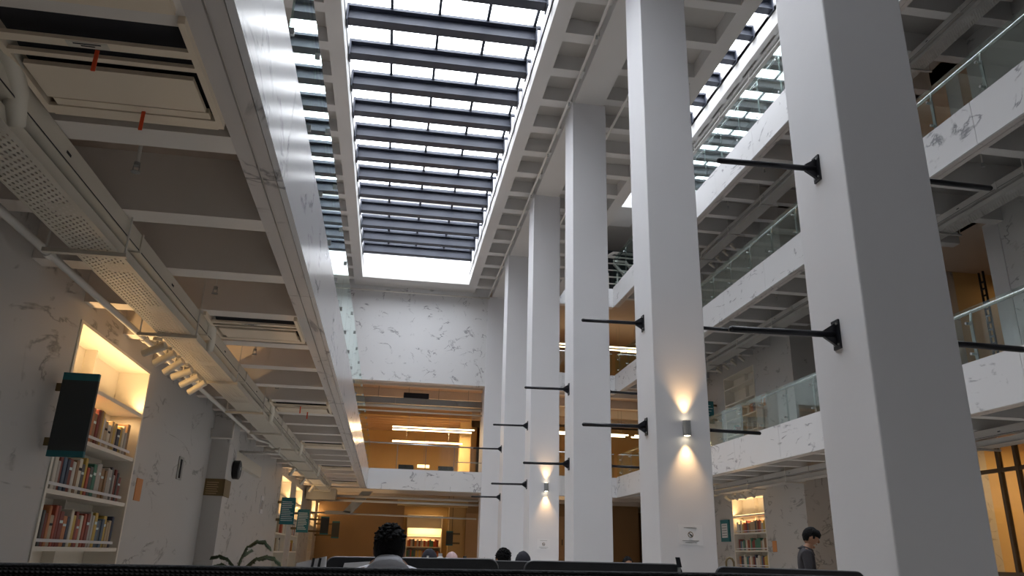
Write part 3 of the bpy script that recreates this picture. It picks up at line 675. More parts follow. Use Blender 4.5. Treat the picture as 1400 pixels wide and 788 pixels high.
# pipes loops above pilaster
pipe([(-2.95, 13.3, 3.05), (-2.95, 13.3, 2.9), (-2.62, 13.3, 2.9), (-2.62, 13.3, 3.3)], .022, 'small white pipe loop above the left pilaster', 'pipe_loop')
pipe([(-2.95, 15.9, 2.98), (-2.2, 15.9, 2.98), (-2.2, 15.9, 3.25)], .03, 'white bracket pipe crossing above the left wall past the clock', 'pipe_loop')
structure(box(-3.0, -2.9, 14.6, 18.5, 2.72, 2.95), 'trim_6', 'galv')
# long pipes below the main ceiling
pipe([(3.37, 4, 10.93), (3.37, 28.9, 10.93)], .030, 'white pipe running the length of the main ceiling left of the columns', 'ceiling_pipe', [(3.37, 5+2.4*i, 10.93) for i in range(10)])
pipe([(-2.6, 28.8, 10.86), (3.4, 28.8, 10.86)], .03, 'white pipe along the top of the end marble wall', 'ceiling_pipe')
pipe([(4.62, 4, 10.93), (4.62, 28.9, 10.93)], .030, 'white pipe under the coffered ceiling strip just right of the columns', 'ceiling_pipe')
for i, y in enumerate((9.8, 12.2, 14.6, 17, 19.4, 21.8)):
    sprinkler(3.37, y, 11.1, 10.86, f'tiny dark sprinkler, {nth(i)} from the camera on the main ceiling pipe', 'sprinklers on the main ceiling pipe')

# ================================================================= BACK ROOMS
def tube_light(x0, x1, y, z, label, p):
    t = thing('linear_lamp', ((x0+x1)/2, y, z), label, 'lamp', 'long warm tubes in the first floor end room')
    box(x0, x1, y-.03, y+.03, z-.02, z+.03).build('diffuser', 'lamp', t); box(x0, x1, y-.035, y+.035, z+.03, z+.06).build('housing', 'galv', t)
    for q in (.2, .8):
        xx = x0+(x1-x0)*q; MB().tube([(xx, y, z+.06), (xx, y, 7.79)], .006, 6).build('wire', 'greym', t)
    area('tube_light', ((x0+x1)/2, y, z-.04), x1-x0, .06, p, (1, .66, .33))
tube_light(-.05, 3.5, 33.6, 6.34, 'long glowing tube lamp, uppermost of the three in the end room', 85)
tube_light(-.05, 3.45, 34.3, 6.33, 'long glowing tube lamp, middle of the three in the end room', 85)
tube_light(-.02, 3.05, 34.2, 5.80, 'long glowing tube lamp, lowest and shortest of the three in the end room', 85)
structure(box(-3.6, 4.2, 39, 39.2, 3.95, 7.35), 'wall_end_room', 'warmw')
structure(MB().box(3.0, 3.5, 35, 35.5, 3.95, 7.4), 'trim_7', 'warmw')
structure(MB().box(3.44, 3.95, 30.3, 30.9, 3.95, 7.4), 'trim_8', 'white')
for i in range(6): structure(box(-3.5, 3.4, 34.6+i*.7, 34.68+i*.7, 6.85, 7.35), 'ceiling_rib', 'wood')
structure(box(-3.5, 3.4, 34.5, 39, 6.95, 7.0), 'ceiling_end_room', 'warmw')
t = thing('air_duct', (1, 30.6, 6.7), 'grey rectangular duct across the top of the end room opening', 'duct')
for i in range(5): box(-2.4+i*1.2, -1.21+i*1.2, 30.5, 30.9, 6.78, 7.02).build('duct_section', 'greym', t)
for i in range(5): MB().tube([(-1.9+i*1.2, 30.7, 7.02), (-1.9+i*1.2, 30.7, 7.7)], .01, 6).build('hanger_rod', 'greym', t)
box(.3, 1.3, 30.55, 30.9, 7.05, 7.25).build('fan_box', 'dark', t)
pipe([(-2.5, 30.2, 6.62), (3.4, 30.2, 6.62)], .07, 'fat grey pipe across the end room opening under the duct', 'ceiling_pipe')
pipe([(-2.5, 30.0, 6.38), (3.5, 30.0, 6.38)], .03, 'thin grey pipe across the end room opening', 'ceiling_pipe')
b = thing('glass_balustrade', (1.3, 29.1, 4.1), 'glass balustrade with steel rail across the first floor end room opening', 'balustrade')
MB().tube([(-.9, 29.15, 5.05), (3.4, 29.15, 5.0)], .028, 10).build('handrail', 'chrome', b, smooth=True)
MB().tube([(2.4, 29.15, 4.45), (3.4, 29.15, 4.45)], .015, 8).build('lower_rail', 'chrome', b)
for i in range(4): box(-.85+i*1.06, .2+i*1.06, 29.1, 29.115, 4.05, 5.0).build('glass_pane', 'clear', b)
for i in range(5): MB().tube([(-.86+i*1.06, 29.15, 4.05), (-.86+i*1.06, 29.15, 5.02)], .014, 8).build('post', 'greym', b)
for i, (x, lb) in enumerate(((.6, 'dark armchair back just visible above the end room balustrade, left'), (2.2, 'dark armchair back above the end room balustrade, right'))):
    t = thing('armchair', (x, 31.5, 4.0), lb, 'chair'); box(x-.3, x+.3, 31.3, 31.8, 3.97, 4.45).build('seat', 'slate', t); box(x-.3, x+.3, 31.8, 31.92, 3.97, 4.56).build('backrest', 'slate', t)
t = thing('pendant_lamp', (1.3, 33, 5), 'small glowing pendant above the end room balustrade', 'lamp'); box(1.1, 1.6, 33, 33.1, 4.6, 4.72).build('shade', 'lampw', t); MB().tube([(1.35, 33.05, 4.72), (1.35, 33.05, 7.81)], .006, 6).build('wire', 'greym', t)
# ground floor end room
structure(box(-3.0, .75, 36, 36.2, 0, 3.82), 'wall_end_left', 'brownw')
structure(box(2.75, 3.5, 35.8, 36.2, 0, 3.82), 'wall_end_middle', 'warmw')
structure(box(.75, 3.5, 38, 38.2, 0, 3.82), 'wall_end_back', 'warmw')
structure(box(.4, 3.4, 33.9, 34.3, 3.1, 3.4), 'trim_9', 'warmw')
t = thing('wall_panelling', (4.2, 35, 0), 'light brown panelled doors right of the warm pillar in the ground floor end room', 'panelling')
for i in range(6):
    x = 3.5+i*.75; box(x, x+.735, 35.6, 35.66, 0, 2.95).build('panel', 'wood', t); MB().box(x+.62, x+.65, 35.57, 35.6, 1.7, 1.95).build('handle', 'dark', t)
structure(box(3.5, 11.5, 35.66, 35.8, 0, 3.82), 'wall_end_panel_back', 'brownw')
def backcase():
    d = thing('bookcase', (1.7, 37.8, 0), 'bright lit bookcase deep in the ground floor end room beside the seated man', 'bookcase')
    x0, x1, ya, yb = .95, 2.6, 37.55, 37.95
    for x in (x0, x1-.04): box(x, x+.04, ya, yb, .0, 2.9).build('side_panel', 'shelf', d)
    box(x0, x1, yb-.02, yb, 0, 2.9).build('back_panel', 'shelf', d)
    for z in (.6, 1.05, 1.5, 1.95, 2.35, 2.9): box(x0+.04, x1-.04, ya, yb-.02, z-.04, z).build('shelf', 'shelf', d)
    r = random.Random(3)
    for z, nm in ((1.05, 'lower'), (1.5, 'upper')):
        x = x0+.06; n = 0
        while x < x1-.16:
            wd = r.uniform(.06, .1); k = r.randrange(13); h = r.uniform(.24, .34)
            tag(box(x, x+wd*.95, ya+.03, ya+.2, z, z+h).build('book', BM[k]), f'{BOOKC[k][1]} book, {nth(n)} from the left {nm} row of end room bookcase', 'book', 'books in the end room bookcase'); x += wd; n += 1
    box(x0+.06, x1-.06, ya+.22, ya+.25, 1.955, 1.97).build('led_strip', 'lampw', d)
    area('end_case_light', ((x0+x1)/2, ya+.15, 2.0), 1.4, .1, 12, WARM, (math.pi, 0, 0)); area('end_case_light_low', ((x0+x1)/2, ya+.1, 1.9), 1.4, .1, 9, WARM)
backcase()
t = blade('right', 3.2, 35.0, 1.55, 2.15, .3, .6, 'slate', 'small dark sign hanging right of the end room bookcase', 0)
for x in (2.65, 2.85): MB().tube([(x, 35.0, 2.15), (x, 35.0, 3.81)], .008, 6).build('hanger_rod', 'black', t)
area('end_room_downlight', (-1.0, 33, 3.7), 2.5, 2.5, 9, WARM); area('end_room_downlight_right', (6.5, 32.5, 3.7), 4, 2.5, 22, WARM)
area('end_room_back_light', (2.0, 37.2, 3.7), 1.5, .8, 25, WARM)
for (a, b, nm) in (((-2.9, 30, 2.98), (3.4, 30, 2.98), 'upper fat pipe across the ground floor end opening'), ((-2.9, 30.6, 2.55), (3.4, 30.6, 2.5), 'lower thin pipe across the ground floor end opening')):
    pipe([a, b], .045 if 'fat' in nm else .03, nm, 'ceiling_pipe')
pipe([(-2.9, 30.2, 3.15), (1.0, 30.2, 3.15), (3.4, 30.2, 3.15)], .05, 'duct pipe just below the end fascia', 'ceiling_pipe')
t = thing('inclined_duct', (-1.2, 30.4, 2.5), 'grey flat duct sloping down to the left below the end fascia', 'duct')
MB().hexa([(-1.65, 30.3, 2.58), (-1.3, 30.3, 2.55), (-1.3, 30.6, 2.55), (-1.65, 30.6, 2.58), (-1.0, 30.3, 3.36), (-.6, 30.3, 3.36), (-.6, 30.6, 3.36), (-1.0, 30.6, 3.36)]).build('sloping_section', 'greym', t)
MB().box(-2.3, -1.35, 30.3, 30.6, 2.50, 2.62).build('level_section', 'greym', t)
structure(box(-2.95, -1.9, 29.3, 30.2, 2.95, 3.35), 'trim_10', 'greym')
# rooms seen to the right of the columns
for z, f in ((3.95, 'first floor'), (7.95, 'second floor')):
    structure(box(4.3, 15.5, 38.2, 38.4, z, z+3.5), 'wall_back_room', 'warmw')
    for i in range(3):
        x0 = 6.2+i*2.2; t = thing('linear_lamp', (x0+.9, 33+i*.5, z+2.55), f'{nth(i)} glowing tube lamp from the left, {f} room right of columns', 'lamp', 'tube lamps in the right back rooms')
        for dy in (0, .5):
            box(x0, x0+1.9, 33+dy, 33.05+dy, z+2.4, z+2.45).build('diffuser', 'lamp', t)
            for q in (.3, 1.6): MB().tube([(x0+q, 33.02+dy, z+2.45), (x0+q, 33.02+dy, 7.79 if z < 5 else 11.44)], .006, 6).build('wire', 'greym', t)
        area('tube_light', (x0+.95, 33.3, z+2.35), 1.9, .5, 16, (1, .66, .33))
    b = thing('glass_balustrade', (6.4, 29.1, z), f'glass balustrade at the {f} back opening right of the columns', 'balustrade')
    MB().tube([(CX1, 29.15, z+1.05), (8.5, 29.15, z+1.05)], .025, 8).build('handrail', 'chrome', b)
    for i in range(4): box(4.3+i*1.05, 5.33+i*1.05, 29.1, 29.11, z+.1, z+1.0).build('glass_pane', 'clear', b)
    t = thing('loudspeaker', (7.95, 31.2, z+2), f'dark box hanging in the {f} back room right of the columns', 'loudspeaker'); box(7.6, 8.3, 31, 31.4, z+2.0, z+2.5).build('cabinet', 'dark', t); MB().tube([(7.95, 31.2, z+2.5), (7.95, 31.2, 7.79 if z < 5 else 11.44)], .015, 6).build('hanger_rod', 'black', t)
# third floor plant deck: rails and pipes
t = thing('pipe_rack', (7, 31, 13), 'white pipes and railings in the dark top floor recess between the columns', 'pipework')
for i in range(6): MB().tube([(4.5, 30.5+i*.2, 12.2+i*.40), (10.5, 30.5+i*.2, 12.2+i*.40)], .035, 8).build('pipe', 'pipe', t)
for i in range(9): MB().tube([(4.8+i*.65, 30.2, 11.62), (4.8+i*.65, 30.2, 12.9)], .03, 8).build('post', 'pipe', t)
for i in range(3): MB().tube([(6.5+i*.9, 31, 12.6+i*.5), (7.4+i*.9, 31, 13.8+i*.2), (8.6+i*.9, 31, 13.8+i*.2)], .07, 8).build('bent_pipe', 'pipe', t)
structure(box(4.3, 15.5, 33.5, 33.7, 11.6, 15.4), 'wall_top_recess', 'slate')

# right recess rooms
g = thing('glass_partition', (11.0, 13.3, 0), 'bronze-framed glass partition with a warm lit room behind, bottom right corner', 'partition')
for y in (11.75, 12.3, 12.72, 13.9, 15.1): box(10.98, 11.06, y, y+.07, 0, 3.37).build('mullion', 'frame', g)
for z in (0, 1.06, 2.85, 3.33): box(10.985, 11.055, 11.8, 15.15, z, z+.07).build('transom', 'frame', g)
for (a, b) in ((11.82, 12.3), (12.37, 12.72), (12.79, 13.9), (13.97, 15.1)): box(11.015, 11.025, a, b, .07, 3.33).build('glass_pane', 'clear', g)
area('right_room_light', (13.6, 13.3, 3.7), 2.5, 2, 75, WARM)
area('right_room_light_top', (14.2, 13.3, 11.3), 2, 2, 24, WARM)
area('right_room_light_first', (14.4, 14.2, 7.6), 1.2, 1.2, 5, WARM)
for i, (x, y, z, lb) in enumerate(((15.58, 17.2, 1.9, 'x'),)): pass
structure(MB().box(14.6, 14.8, 11.7, 15.2, 0, 3.8), 'wall_right_room', 'warmw')
t = thing('picture', (14.58, 13.2, 2.0), 'small dark framed picture on the warm wall in the bottom right room', 'picture')
box(14.56, 14.6, 14.35, 14.75, 1.9, 2.45).build('frame', 'slate', t); box(14.55, 14.56, 14.42, 14.68, 2.0, 2.35).build('print', 'greym', t)
t = thing('cabinet', (14.3, 13.9, 0), 'dark cabinet top against the warm wall in the bottom right room', 'cabinet')
box(14.2, 14.59, 13.6, 14.3, 0, 1.5).build('body', 'frame', t); box(14.15, 14.59, 13.5, 14.4, 1.5, 1.8).build('top_unit', 'slate', t)
for i in range(2):
    t = thing('ladder_rack', (12.2, 13.2+i*.5, 4), ['nearer black vertical rack behind the first floor glass at far right', 'farther black vertical rack behind the first floor glass at far right'][i], 'rack')
    for q in (-.06, .06): box(12.2, 12.24, 13.2+i*.5+q-.012, 13.2+i*.5+q+.012, 4.0, 7.2).build('rail', 'black', t)
    for k in range(20): box(12.2, 12.23, 13.14+i*.5, 13.26+i*.5, 4.1+k*.15, 4.13+k*.15).build('rung', 'black', t)
structure(MB().box(11.6, 12.0, 12.35, 12.75, 3.95, 7.8), 'trim_11', 'white'); structure(MB().box(11.6, 12.0, 12.6, 13.0, 7.93, 11.4), 'trim_12', 'white')
tag(box(11.5, 12.6, 13.6, 14.6, 3.96, 4.9).build('counter', 'slate'), 'dark counter behind the first floor glass at the right edge', 'counter')
#@@PART3
# ================================================================= DESKS, SCREENS, SEATS
def desk(x0, x1, y, ztop, label, zt2=None):
    t = thing('desk', ((x0+x1)/2, y, 0), label, 'desk')
    box(x0, x1, y-.65, y-.03, .71, .74).build('tabletop', 'galv', t)
    for x in (x0+.05, x1-.05):
        for yy in (y-.6, y-.1): box(x-.02, x+.02, yy-.02, yy+.02, 0, .71).build('leg', 'greym', t)
    zt2 = zt2 or ztop; r = .05; v = []
    pts = [(x0, .60), (x0, ztop-r)]+[(x0+r-r*math.cos(a), ztop-r+r*math.sin(a)) for a in [math.pi/2*k/5 for k in range(1, 6)]]
    pts += [(x1-r+r*math.sin(a), zt2-r+r*math.cos(a)) for a in [math.pi/2*k/5 for k in range(0, 5)]]+[(x1, zt2-r), (x1, .60)]
    def plate(pts, ya, yb, name, mat):
        m = MB(); n = len(pts); m.v = [(x, ya, z) for x, z in pts]+[(x, yb, z) for x, z in pts]
        m.f = [tuple(range(n)), tuple(range(n, 2*n))[::-1]]+[(i, i+n, (i+1) % n+n, (i+1) % n) for i in range(n)]; return m.build(name, mat, t)
    plate(pts, y-.03, y, 'divider', 'divider')
    m = MB(); m.tube([(x, y-.015, z) for x, z in pts[1:-1]], .008, 8); m.build('divider_trim', 'dedge', t, smooth=True)
    return t
desk(-.338, .697, 5.0, 1.146, 'desk with long black fabric divider just beyond the seated man in the pale shirt', 1.156)
desk(.868, 1.884, 5.0, 1.152, 'desk with black fabric divider in front of the columns, between the other two dividers', 1.153)
desk(2.115, 3.143, 5.0, 1.145, 'desk with rounded black divider at lower right, in front of the standing man', 1.136)
desk(-.2, 1.9, 8.0, 1.13, 'farther desk whose dark grey divider shows behind the gap of the front dividers', 1.13)
t = thing('desk_screen', (0, .8, 0), 'black knitted mesh screen across the bottom edge, right in front of the camera', 'screen')
m = MB(); N = 48
for i in range(N+1):
    x = -1.1+2.2*i/N; zt = 1.1610+.006*min(1, max(0, (x+.34)/.7)) - .003*max(0, x-.35)
    m.v += [(x, .79, .62), (x, .79, zt-.008), (x, .795, zt-.002), (x, .803, zt), (x, .812, zt-.003), (x, .815, zt-.01), (x, .815, .62)]
for i in range(N):
    for k in range(6): a = i*7+k; m.f.append((a, a+7, a+8, a+1))
m.build('mesh_panel', 'mesh', t, smooth=True)
MB().tube([(-1.1, .800, 1.1600), (-.34, .800, 1.1600), (.36, .800, 1.1660), (1.1, .800, 1.1635)], .0034, 8).build('fuzzy_top_edge', 'divider', t, smooth=True)
box(-1.1, 1.1, .79, .815, .58, .62).build('bottom_rail', 'black', t)
for x in (-1.05, 1.05): box(x-.03, x+.03, .785, .82, 0, .6).build('foot', 'black', t)
box(-1.1, 1.1, .3, .78, .71, .74).build('tabletop', 'galv', t)

# ================================================================= PEOPLE
def skin_mesh(nodes, edges, sub=2):
    me = bpy.data.meshes.new('tmp'); names = list(nodes)
    me.from_pydata([nodes[n][0] for n in names], [(names.index(a), names.index(b)) for a, b in edges], [])
    o = bpy.data.objects.new('tmp', me); COL.objects.link(o)
    sk = o.modifiers.new('skin', 'SKIN'); sk.use_smooth_shade = True
    for i, n in enumerate(names):
        r = nodes[n][1]; r = r if isinstance(r, tuple) else (r, r)
        me.skin_vertices[0].data[i].radius = r
    me.skin_vertices[0].data[0].use_root = True
    ss = o.modifiers.new('sub', 'SUBSURF'); ss.levels = sub; ss.render_levels = sub
    dg = bpy.context.evaluated_depsgraph_get(); dg.update()
    m2 = bpy.data.meshes.new_from_object(o.evaluated_get(dg)); v = [tuple(q.co) for q in m2.vertices]; f = [tuple(p.vertices) for p in m2.polygons]
    bpy.data.objects.remove(o); bpy.data.meshes.remove(me); bpy.data.meshes.remove(m2)
    mb = MB(); mb.v = v; mb.f = f; return mb
def merge(a, b): n = len(a.v); a.v += b.v; a.f += [tuple(i+n for i in q) for q in b.f]; return a
def person(loc, yaw, label, head_z, pose, shirt, hairkind='short', lower='trousers', head_pitch=0, skin='skin', hs=1.0, detail=True, group=None):
    """body in local coordinates: x to the right, y forwards, z up; yaw turns it"""
    c, s = math.cos(yaw), math.sin(yaw)
    def W(p): return (loc[0]+p[0]*c-p[1]*s, loc[1]+p[0]*s+p[1]*c, loc[2]+p[2])
    def XF(mb): mb.v = [W(p) for p in mb.v]; return mb
    t = thing('person', loc, label, 'person', group)
    J = pose
    neck = J['neck']; hc = Vector(J['head'])
    P = {'pelvis': (J['pelvis'], (.15, .11)), 'belly': (J['belly'], (.135, .10)), 'chest': (J['chest'], (.145, .095)), 'upper': (J['upper'], (.095, .065)), 'neck': (neck, .052), 'skull': (tuple(hc-Vector((0, 0, .05))), .06)}
    Eg = [('pelvis', 'belly'), ('belly', 'chest'), ('chest', 'upper'), ('upper', 'neck'), ('neck', 'skull')]
    for sd in ('l', 'r'):
        for a, r in (('shoulder', .046), ('elbow', .041), ('wrist', .028)): P[a+sd] = (J[a+sd], r)
        Eg += [('upper', 'shoulder'+sd), ('shoulder'+sd, 'elbow'+sd), ('elbow'+sd, 'wrist'+sd)]
        for a, r in (('hip', .088), ('knee', .058), ('ankle', .04)): P[a+sd] = (J[a+sd], r)
        fd = J.get('foot', (0, 1, 0)); an = Vector(J['ankle'+sd]); P['toe'+sd] = (tuple(an+Vector((0, .15, -.04))), .035)
        Eg += [('pelvis', 'hip'+sd), ('hip'+sd, 'knee'+sd), ('knee'+sd, 'ankle'+sd), ('ankle'+sd, 'toe'+sd)]
    body = skin_mesh(P, Eg)
    # head with face, in head coordinates then pitched
    cp, sp = math.cos(head_pitch), math.sin(head_pitch)
    def H(mb):
        mb.v = [(hc.x+x*hs, hc.y+(y*cp+z*sp)*hs, hc.z+(-y*sp+z*cp)*hs) for x, y, z in mb.v]; return mb
    def face(d):
        k = 1.0
        if d.z < 0: k *= 1-.22*(-d.z)**1.2 if d.y > 0 else 1-.12*(-d.z)
        return k
    hd = MB().ell((0, 0, 0), (.076, .097, .122), 28, 22, face)
    merge(hd, MB().tube([(0, .088, .018), (0, .108, -.012), (0, .098, -.028)], [.008, .014, .010], 10))        # nose
    merge(hd, MB().tube([(-.024, .083, -.055), (0, .092, -.053), (.024, .083, -.055)], [.004, .008, .004], 8))    # lips
    merge(hd, MB().ell((0, .066, -.098), (.028, .022, .018), 12, 8))                                           # chin
    for q in (-1, 1):
        merge(hd, MB().ell((q*.078, -.005, -.005), (.010, .020, .032), 12, 10)); merge(hd, MB().ell((q*.030, .083, .028), (.020, .010, .008), 10, 6))
    merge(body, H(hd))
    # hands: palm, four unequal bent fingers and a thumb
    for sd, q in (('l', -1), ('r', 1)):
        w_ = Vector(J['wrist'+sd]); e_ = Vector(J['elbow'+sd]); d = (w_-e_).normalized(); sdv = d.cross(Vector((0, 0, 1)));
        sdv = sdv.normalized() if sdv.length > .1 else Vector((0, 1, 0)); up = sdv.cross(d)
        pc = w_+d*.05
        hm = MB().tube([w_-d*.01, w_+d*.03, w_+d*.085], [.024, .034, .032], 12)
        for k in range(4):
            b0 = w_+d*.082+sdv*(-.027+.018*k); ln = (.066, .074, .070, .055)[k]
            hm.tube([b0-d*.01, b0+d*ln*.45-up*.006, b0+d*ln*.75-up*.020, b0+d*ln*.9-up*.034], [.0095, .0085, .0078, .0065], 8)
        tb = w_+d*.035-sdv*q*.026; hm.tube([tb, tb+d*.03-sdv*q*.022-up*.006, tb+d*.055-sdv*q*.026-up*.016], [.012, .010, .008], 8)
        merge(body, hm)
    bo = XF(body).build('body', skin, t, smooth=True)
    # eyes
    if detail:
        for q in (-1, 1): XF(H(MB().ell((q*.030, .088, .027), (.011, .006, .006), 10, 6))).build('eye', 'eye', bo, smooth=True)
        for q in (-1, 1): XF(H(MB().tube([(q*.014, .094, .045), (q*.030, .095, .050), (q*.046, .083, .045)], .0035, 6))).build('eyebrow', 'hair', bo, smooth=True)
    # clothes: same skeleton, thicker, cut at neck and cuffs
    Q = {k: (v[0], tuple(a*1.14+.010 for a in (v[1] if isinstance(v[1], tuple) else (v[1], v[1])))) for k, v in P.items() if k in ('pelvis', 'belly', 'chest', 'upper') or k[:-1] in ('shoulder', 'elbow')}
    Q['upper'] = (J['upper'], (.135, .105)); Q['chest'] = (J['chest'], (.17, .12))
    for sd in ('l', 'r'): Q['shoulder'+sd] = (J['shoulder'+sd], .070)
    Q['base'] = (tuple(Vector(neck)*.55+Vector(J['upper'])*.45), .078)
    Eq = [('pelvis', 'belly'), ('belly', 'chest'), ('chest', 'upper'), ('upper', 'base')]
    for sd in ('l', 'r'):
        w_ = Vector(J['wrist'+sd]); e_ = Vector(J['elbow'+sd]); Q['cuff'+sd] = (tuple(e_.lerp(w_, .86)), .040)
        Eq += [('upper', 'shoulder'+sd), ('shoulder'+sd, 'elbow'+sd), ('elbow'+sd, 'cuff'+sd)]
    sh = XF(skin_mesh(Q, Eq)).build('shirt', shirt, bo, smooth=True)
    nk = Vector(neck); n2 = Vector(J['upper'])
    dn = (hc-n2).normalized(); b0 = nk.lerp(n2, .35)
    XF(MB().tube([b0-dn*.035, b0+dn*.005, b0+dn*.022, b0+dn*.018, b0-dn*.02], [.115, .082, .074, .066, .064], 20)).build('collar', shirt, bo, smooth=True)
    Q = {k: (v[0], tuple(a*1.08+.008 for a in (v[1] if isinstance(v[1], tuple) else (v[1], v[1])))) for k, v in P.items() if k == 'pelvis' or k[:-1] in ('hip', 'knee', 'ankle')}
    XF(skin_mesh(Q, [('pelvis', 'hipl'), ('pelvis', 'hipr'), ('hipl', 'kneel'), ('hipr', 'kneer'), ('kneel', 'anklel'), ('kneer', 'ankler')])).build('trousers', lower, bo, smooth=True)
    for sd in ('l', 'r'):
        an = Vector(J['ankle'+sd]); XF(MB().tube([an+Vector((0, -.05, -.045)), an+Vector((0, .05, -.035)), an+Vector((0, .17, -.05)), an+Vector((0, .21, -.055))], [.035, .045, .038, .02], 12)).build('shoe', 'shoe', bo, smooth=True)
    rr = random.Random(int(loc[0]*100)+3)
    if hairkind in ('short', 'mop'):
        def hf(d):
            return 1+.035*math.sin(d.x*19+d.z*7)*math.sin(d.y*17+d.z*13)+.015*rr.uniform(-1, 1)
        hm = MB().ell((0, -.012, .022), (.086, .102, .112), 36, 24, hf)
        # cut the face side and everything below the hairline
        keep = []
        for f in hm.f:
            cx_ = sum(hm.v[i][0] for i in f)/4; cy_ = sum(hm.v[i][1] for i in f)/4; cz_ = sum(hm.v[i][2] for i in f)/4
            low = -.085 if cy_ < -.02 else (-.012 if cy_ < .035 else .062)
            if abs(cx_) > .055 and cy_ > -.03: low = max(low, .0)
            if cz_ > low: keep.append(f)
        hm.f = keep
        if hairkind == 'short':
            for k in range(150):
                a = rr.uniform(0, 2*math.pi); b = rr.uniform(.1, 1.35); d = Vector((math.sin(b)*math.cos(a), math.sin(b)*math.sin(a)-.1, math.cos(b)))
                p = Vector((d.x*.084, d.y*.10-.012, d.z*.112+.022)); q = p+d*.004+Vector((rr.uniform(-.014, .014), rr.uniform(-.014, .014), rr.uniform(-.006, .006)))
                hm.tube([p-d*.012, p+d*.002, q], [.012, .010, .005], 6)
        else:
            for k in range(26):
                a = -.2+math.pi*1.0*k/25+.1; d = Vector((math.cos(a), math.sin(a), 0)); p = Vector((d.x*.074, d.y*.088, .075))
                hm.tube([p-d*.03+Vector((0, 0, .035)), p+d*.008, p+d*.012+Vector((0, 0, -.035-.012*rr.random()))], [.018, .014, .005], 6)
        ho = XF(H(hm)).build('hair', 'hair', bo, smooth=True)
        so = ho.modifiers.new('solidify', 'SOLIDIFY'); so.thickness = .008
    else:
        mt = 'scarf' if hairkind == 'scarf' else 'pink'
        XF(H(MB().ell((0, -.012, .005), (.094, .108, .130), 24, 18, lambda d: (1+.02*math.sin(d.z*14+d.x*9)) if d.y < .55 else .9))).build('headscarf', mt, bo, smooth=True)
        XF(H(MB().tube([(0, -.02, -.07), (0, -.03, -.13), (0, -.02, -.2)], [.085, .10, .14], 20))).build('scarf_drape', mt, bo, smooth=True)
    return t
def seated(dx=0, hz=1.22, lean=0):
    return dict(pelvis=(0, -.12, .52), belly=(0, -.10, .70), chest=(0, -.05, .88), upper=(0, -.02, hz-.20), neck=(0, -.01, hz-.115), head=(0, 0, hz),
        shoulderl=(-.165, -.02, hz-.215), shoulderr=(.165, -.02, hz-.215), elbowl=(-.24, .08, .78), elbowr=(.24, .08, .78), wristl=(-.14, .29, .775), wristr=(.14, .29, .775),
        hipl=(-.09, -.06, .50), hipr=(.09, -.06, .50), kneel=(-.11, .36, .49), kneer=(.11, .36, .49), anklel=(-.11, .34, .095), ankler=(.11, .34, .095))
def chair(x, y, label, back=.92):
    t = thing('office_chair', (x, y, 0), label, 'chair')
    box(x-.24, x+.24, y-.38, y+.10, .40, .455).build('seat', 'slate', t); box(x-.22, x+.22, y-.43, y-.38, .50, back).build('backrest', 'slate', t)
    for sx in (-.2, .2):
        for yy in (y-.33, y+.05): MB().tube([(x+sx, yy, 0), (x+sx, yy, .40)], .015, 8).build('leg', 'greym', t)
    MB().bar((x, y-.405, .40), (x, y-.405, .52), .06, .02).build('back_support', 'greym', t)
man_pose = seated(hz=1.195); man_pose.update(upper=(0, -.06, 1.085), neck=(0, -.035, 1.142), shoulderl=(-.175, -.05, 1.058), shoulderr=(.175, -.05, 1.058), chest=(0, -.09, .90))
person((.025, 4.3, 0), 0, 'man with curly black hair in a pale grey shirt seated with his back to us', 1.22, man_pose, 'shirt', 'short', hs=.96, skin='skin_dark')
chair(.025, 4.3, 'office chair under the seated man in the pale shirt', .85)
person((1.385, 9.5, 0), .5, 'black-haired person seated far behind the dividers, left one of the dark pair', 1.15, seated(hz=1.135), 'scarf', 'short', group='people seated beyond the dividers', detail=False)
chair(1.385, 9.5, 'office chair of the black-haired person beyond the dividers', .85)
person((1.82, 10.6, 0), -.15, 'person in a dark rounded headscarf seated right of the black-haired one', 1.12, seated(hz=1.10), 'scarf', 'scarf', hs=1.12, group='people seated beyond the dividers', detail=False)
person((.66, 12, 0), 0, 'person with a wide dark head covering just above the divider right of the man', 1.1, seated(hz=1.09), 'scarf', 'scarf', hs=1.25, group='people seated beyond the dividers', detail=False)
person((1.15, 14, 0), .3, 'person in a pale pink headscarf just above the divider', 1.08, seated(hz=1.075), 'scarf', 'pinkscarf', hs=1.15, group='people seated beyond the dividers', detail=False)
person((4.30, 14, 0), math.pi, 'brown-haired person seated between the second and third columns', 1.1, seated(hz=1.09), 'plaid', 'short', group='people seated beyond the dividers', detail=False)
stand = dict(pelvis=(0, -.01, .88), belly=(0, -.02, 1.02), chest=(0, -.04, 1.17), upper=(0, -.03, 1.315), neck=(0, .0, 1.385), head=(0, .05, 1.505),
    shoulderl=(-.165, -.04, 1.30), shoulderr=(.165, -.04, 1.30), elbowl=(-.215, -.03, 1.06), elbowr=(.215, -.03, 1.06), wristl=(-.12, .20, 1.02), wristr=(.12, .20, 1.02),
    hipl=(-.085, 0, .84), hipr=(.085, 0, .84), kneel=(-.095, .03, .46), kneer=(.095, -.02, .46), anklel=(-.095, .0, .095), ankler=(.095, -.06, .095))
p = person((5.43, 9.78, 0), math.radians(-112), 'young man with a black mop of hair and dark shirt standing, looking down, at right', 1.5, stand, 'plaid', 'mop', head_pitch=.42)
def pers_bit(name, mat, pts, r, parent):
    return MB().tube(pts, r, 8).build(name, mat, parent, smooth=True)
tag(MB().box(5.655, 5.73, 9.60, 9.76, 1.00, 1.075).build('phone', 'black'), 'black phone held in front of the standing man', 'phone')

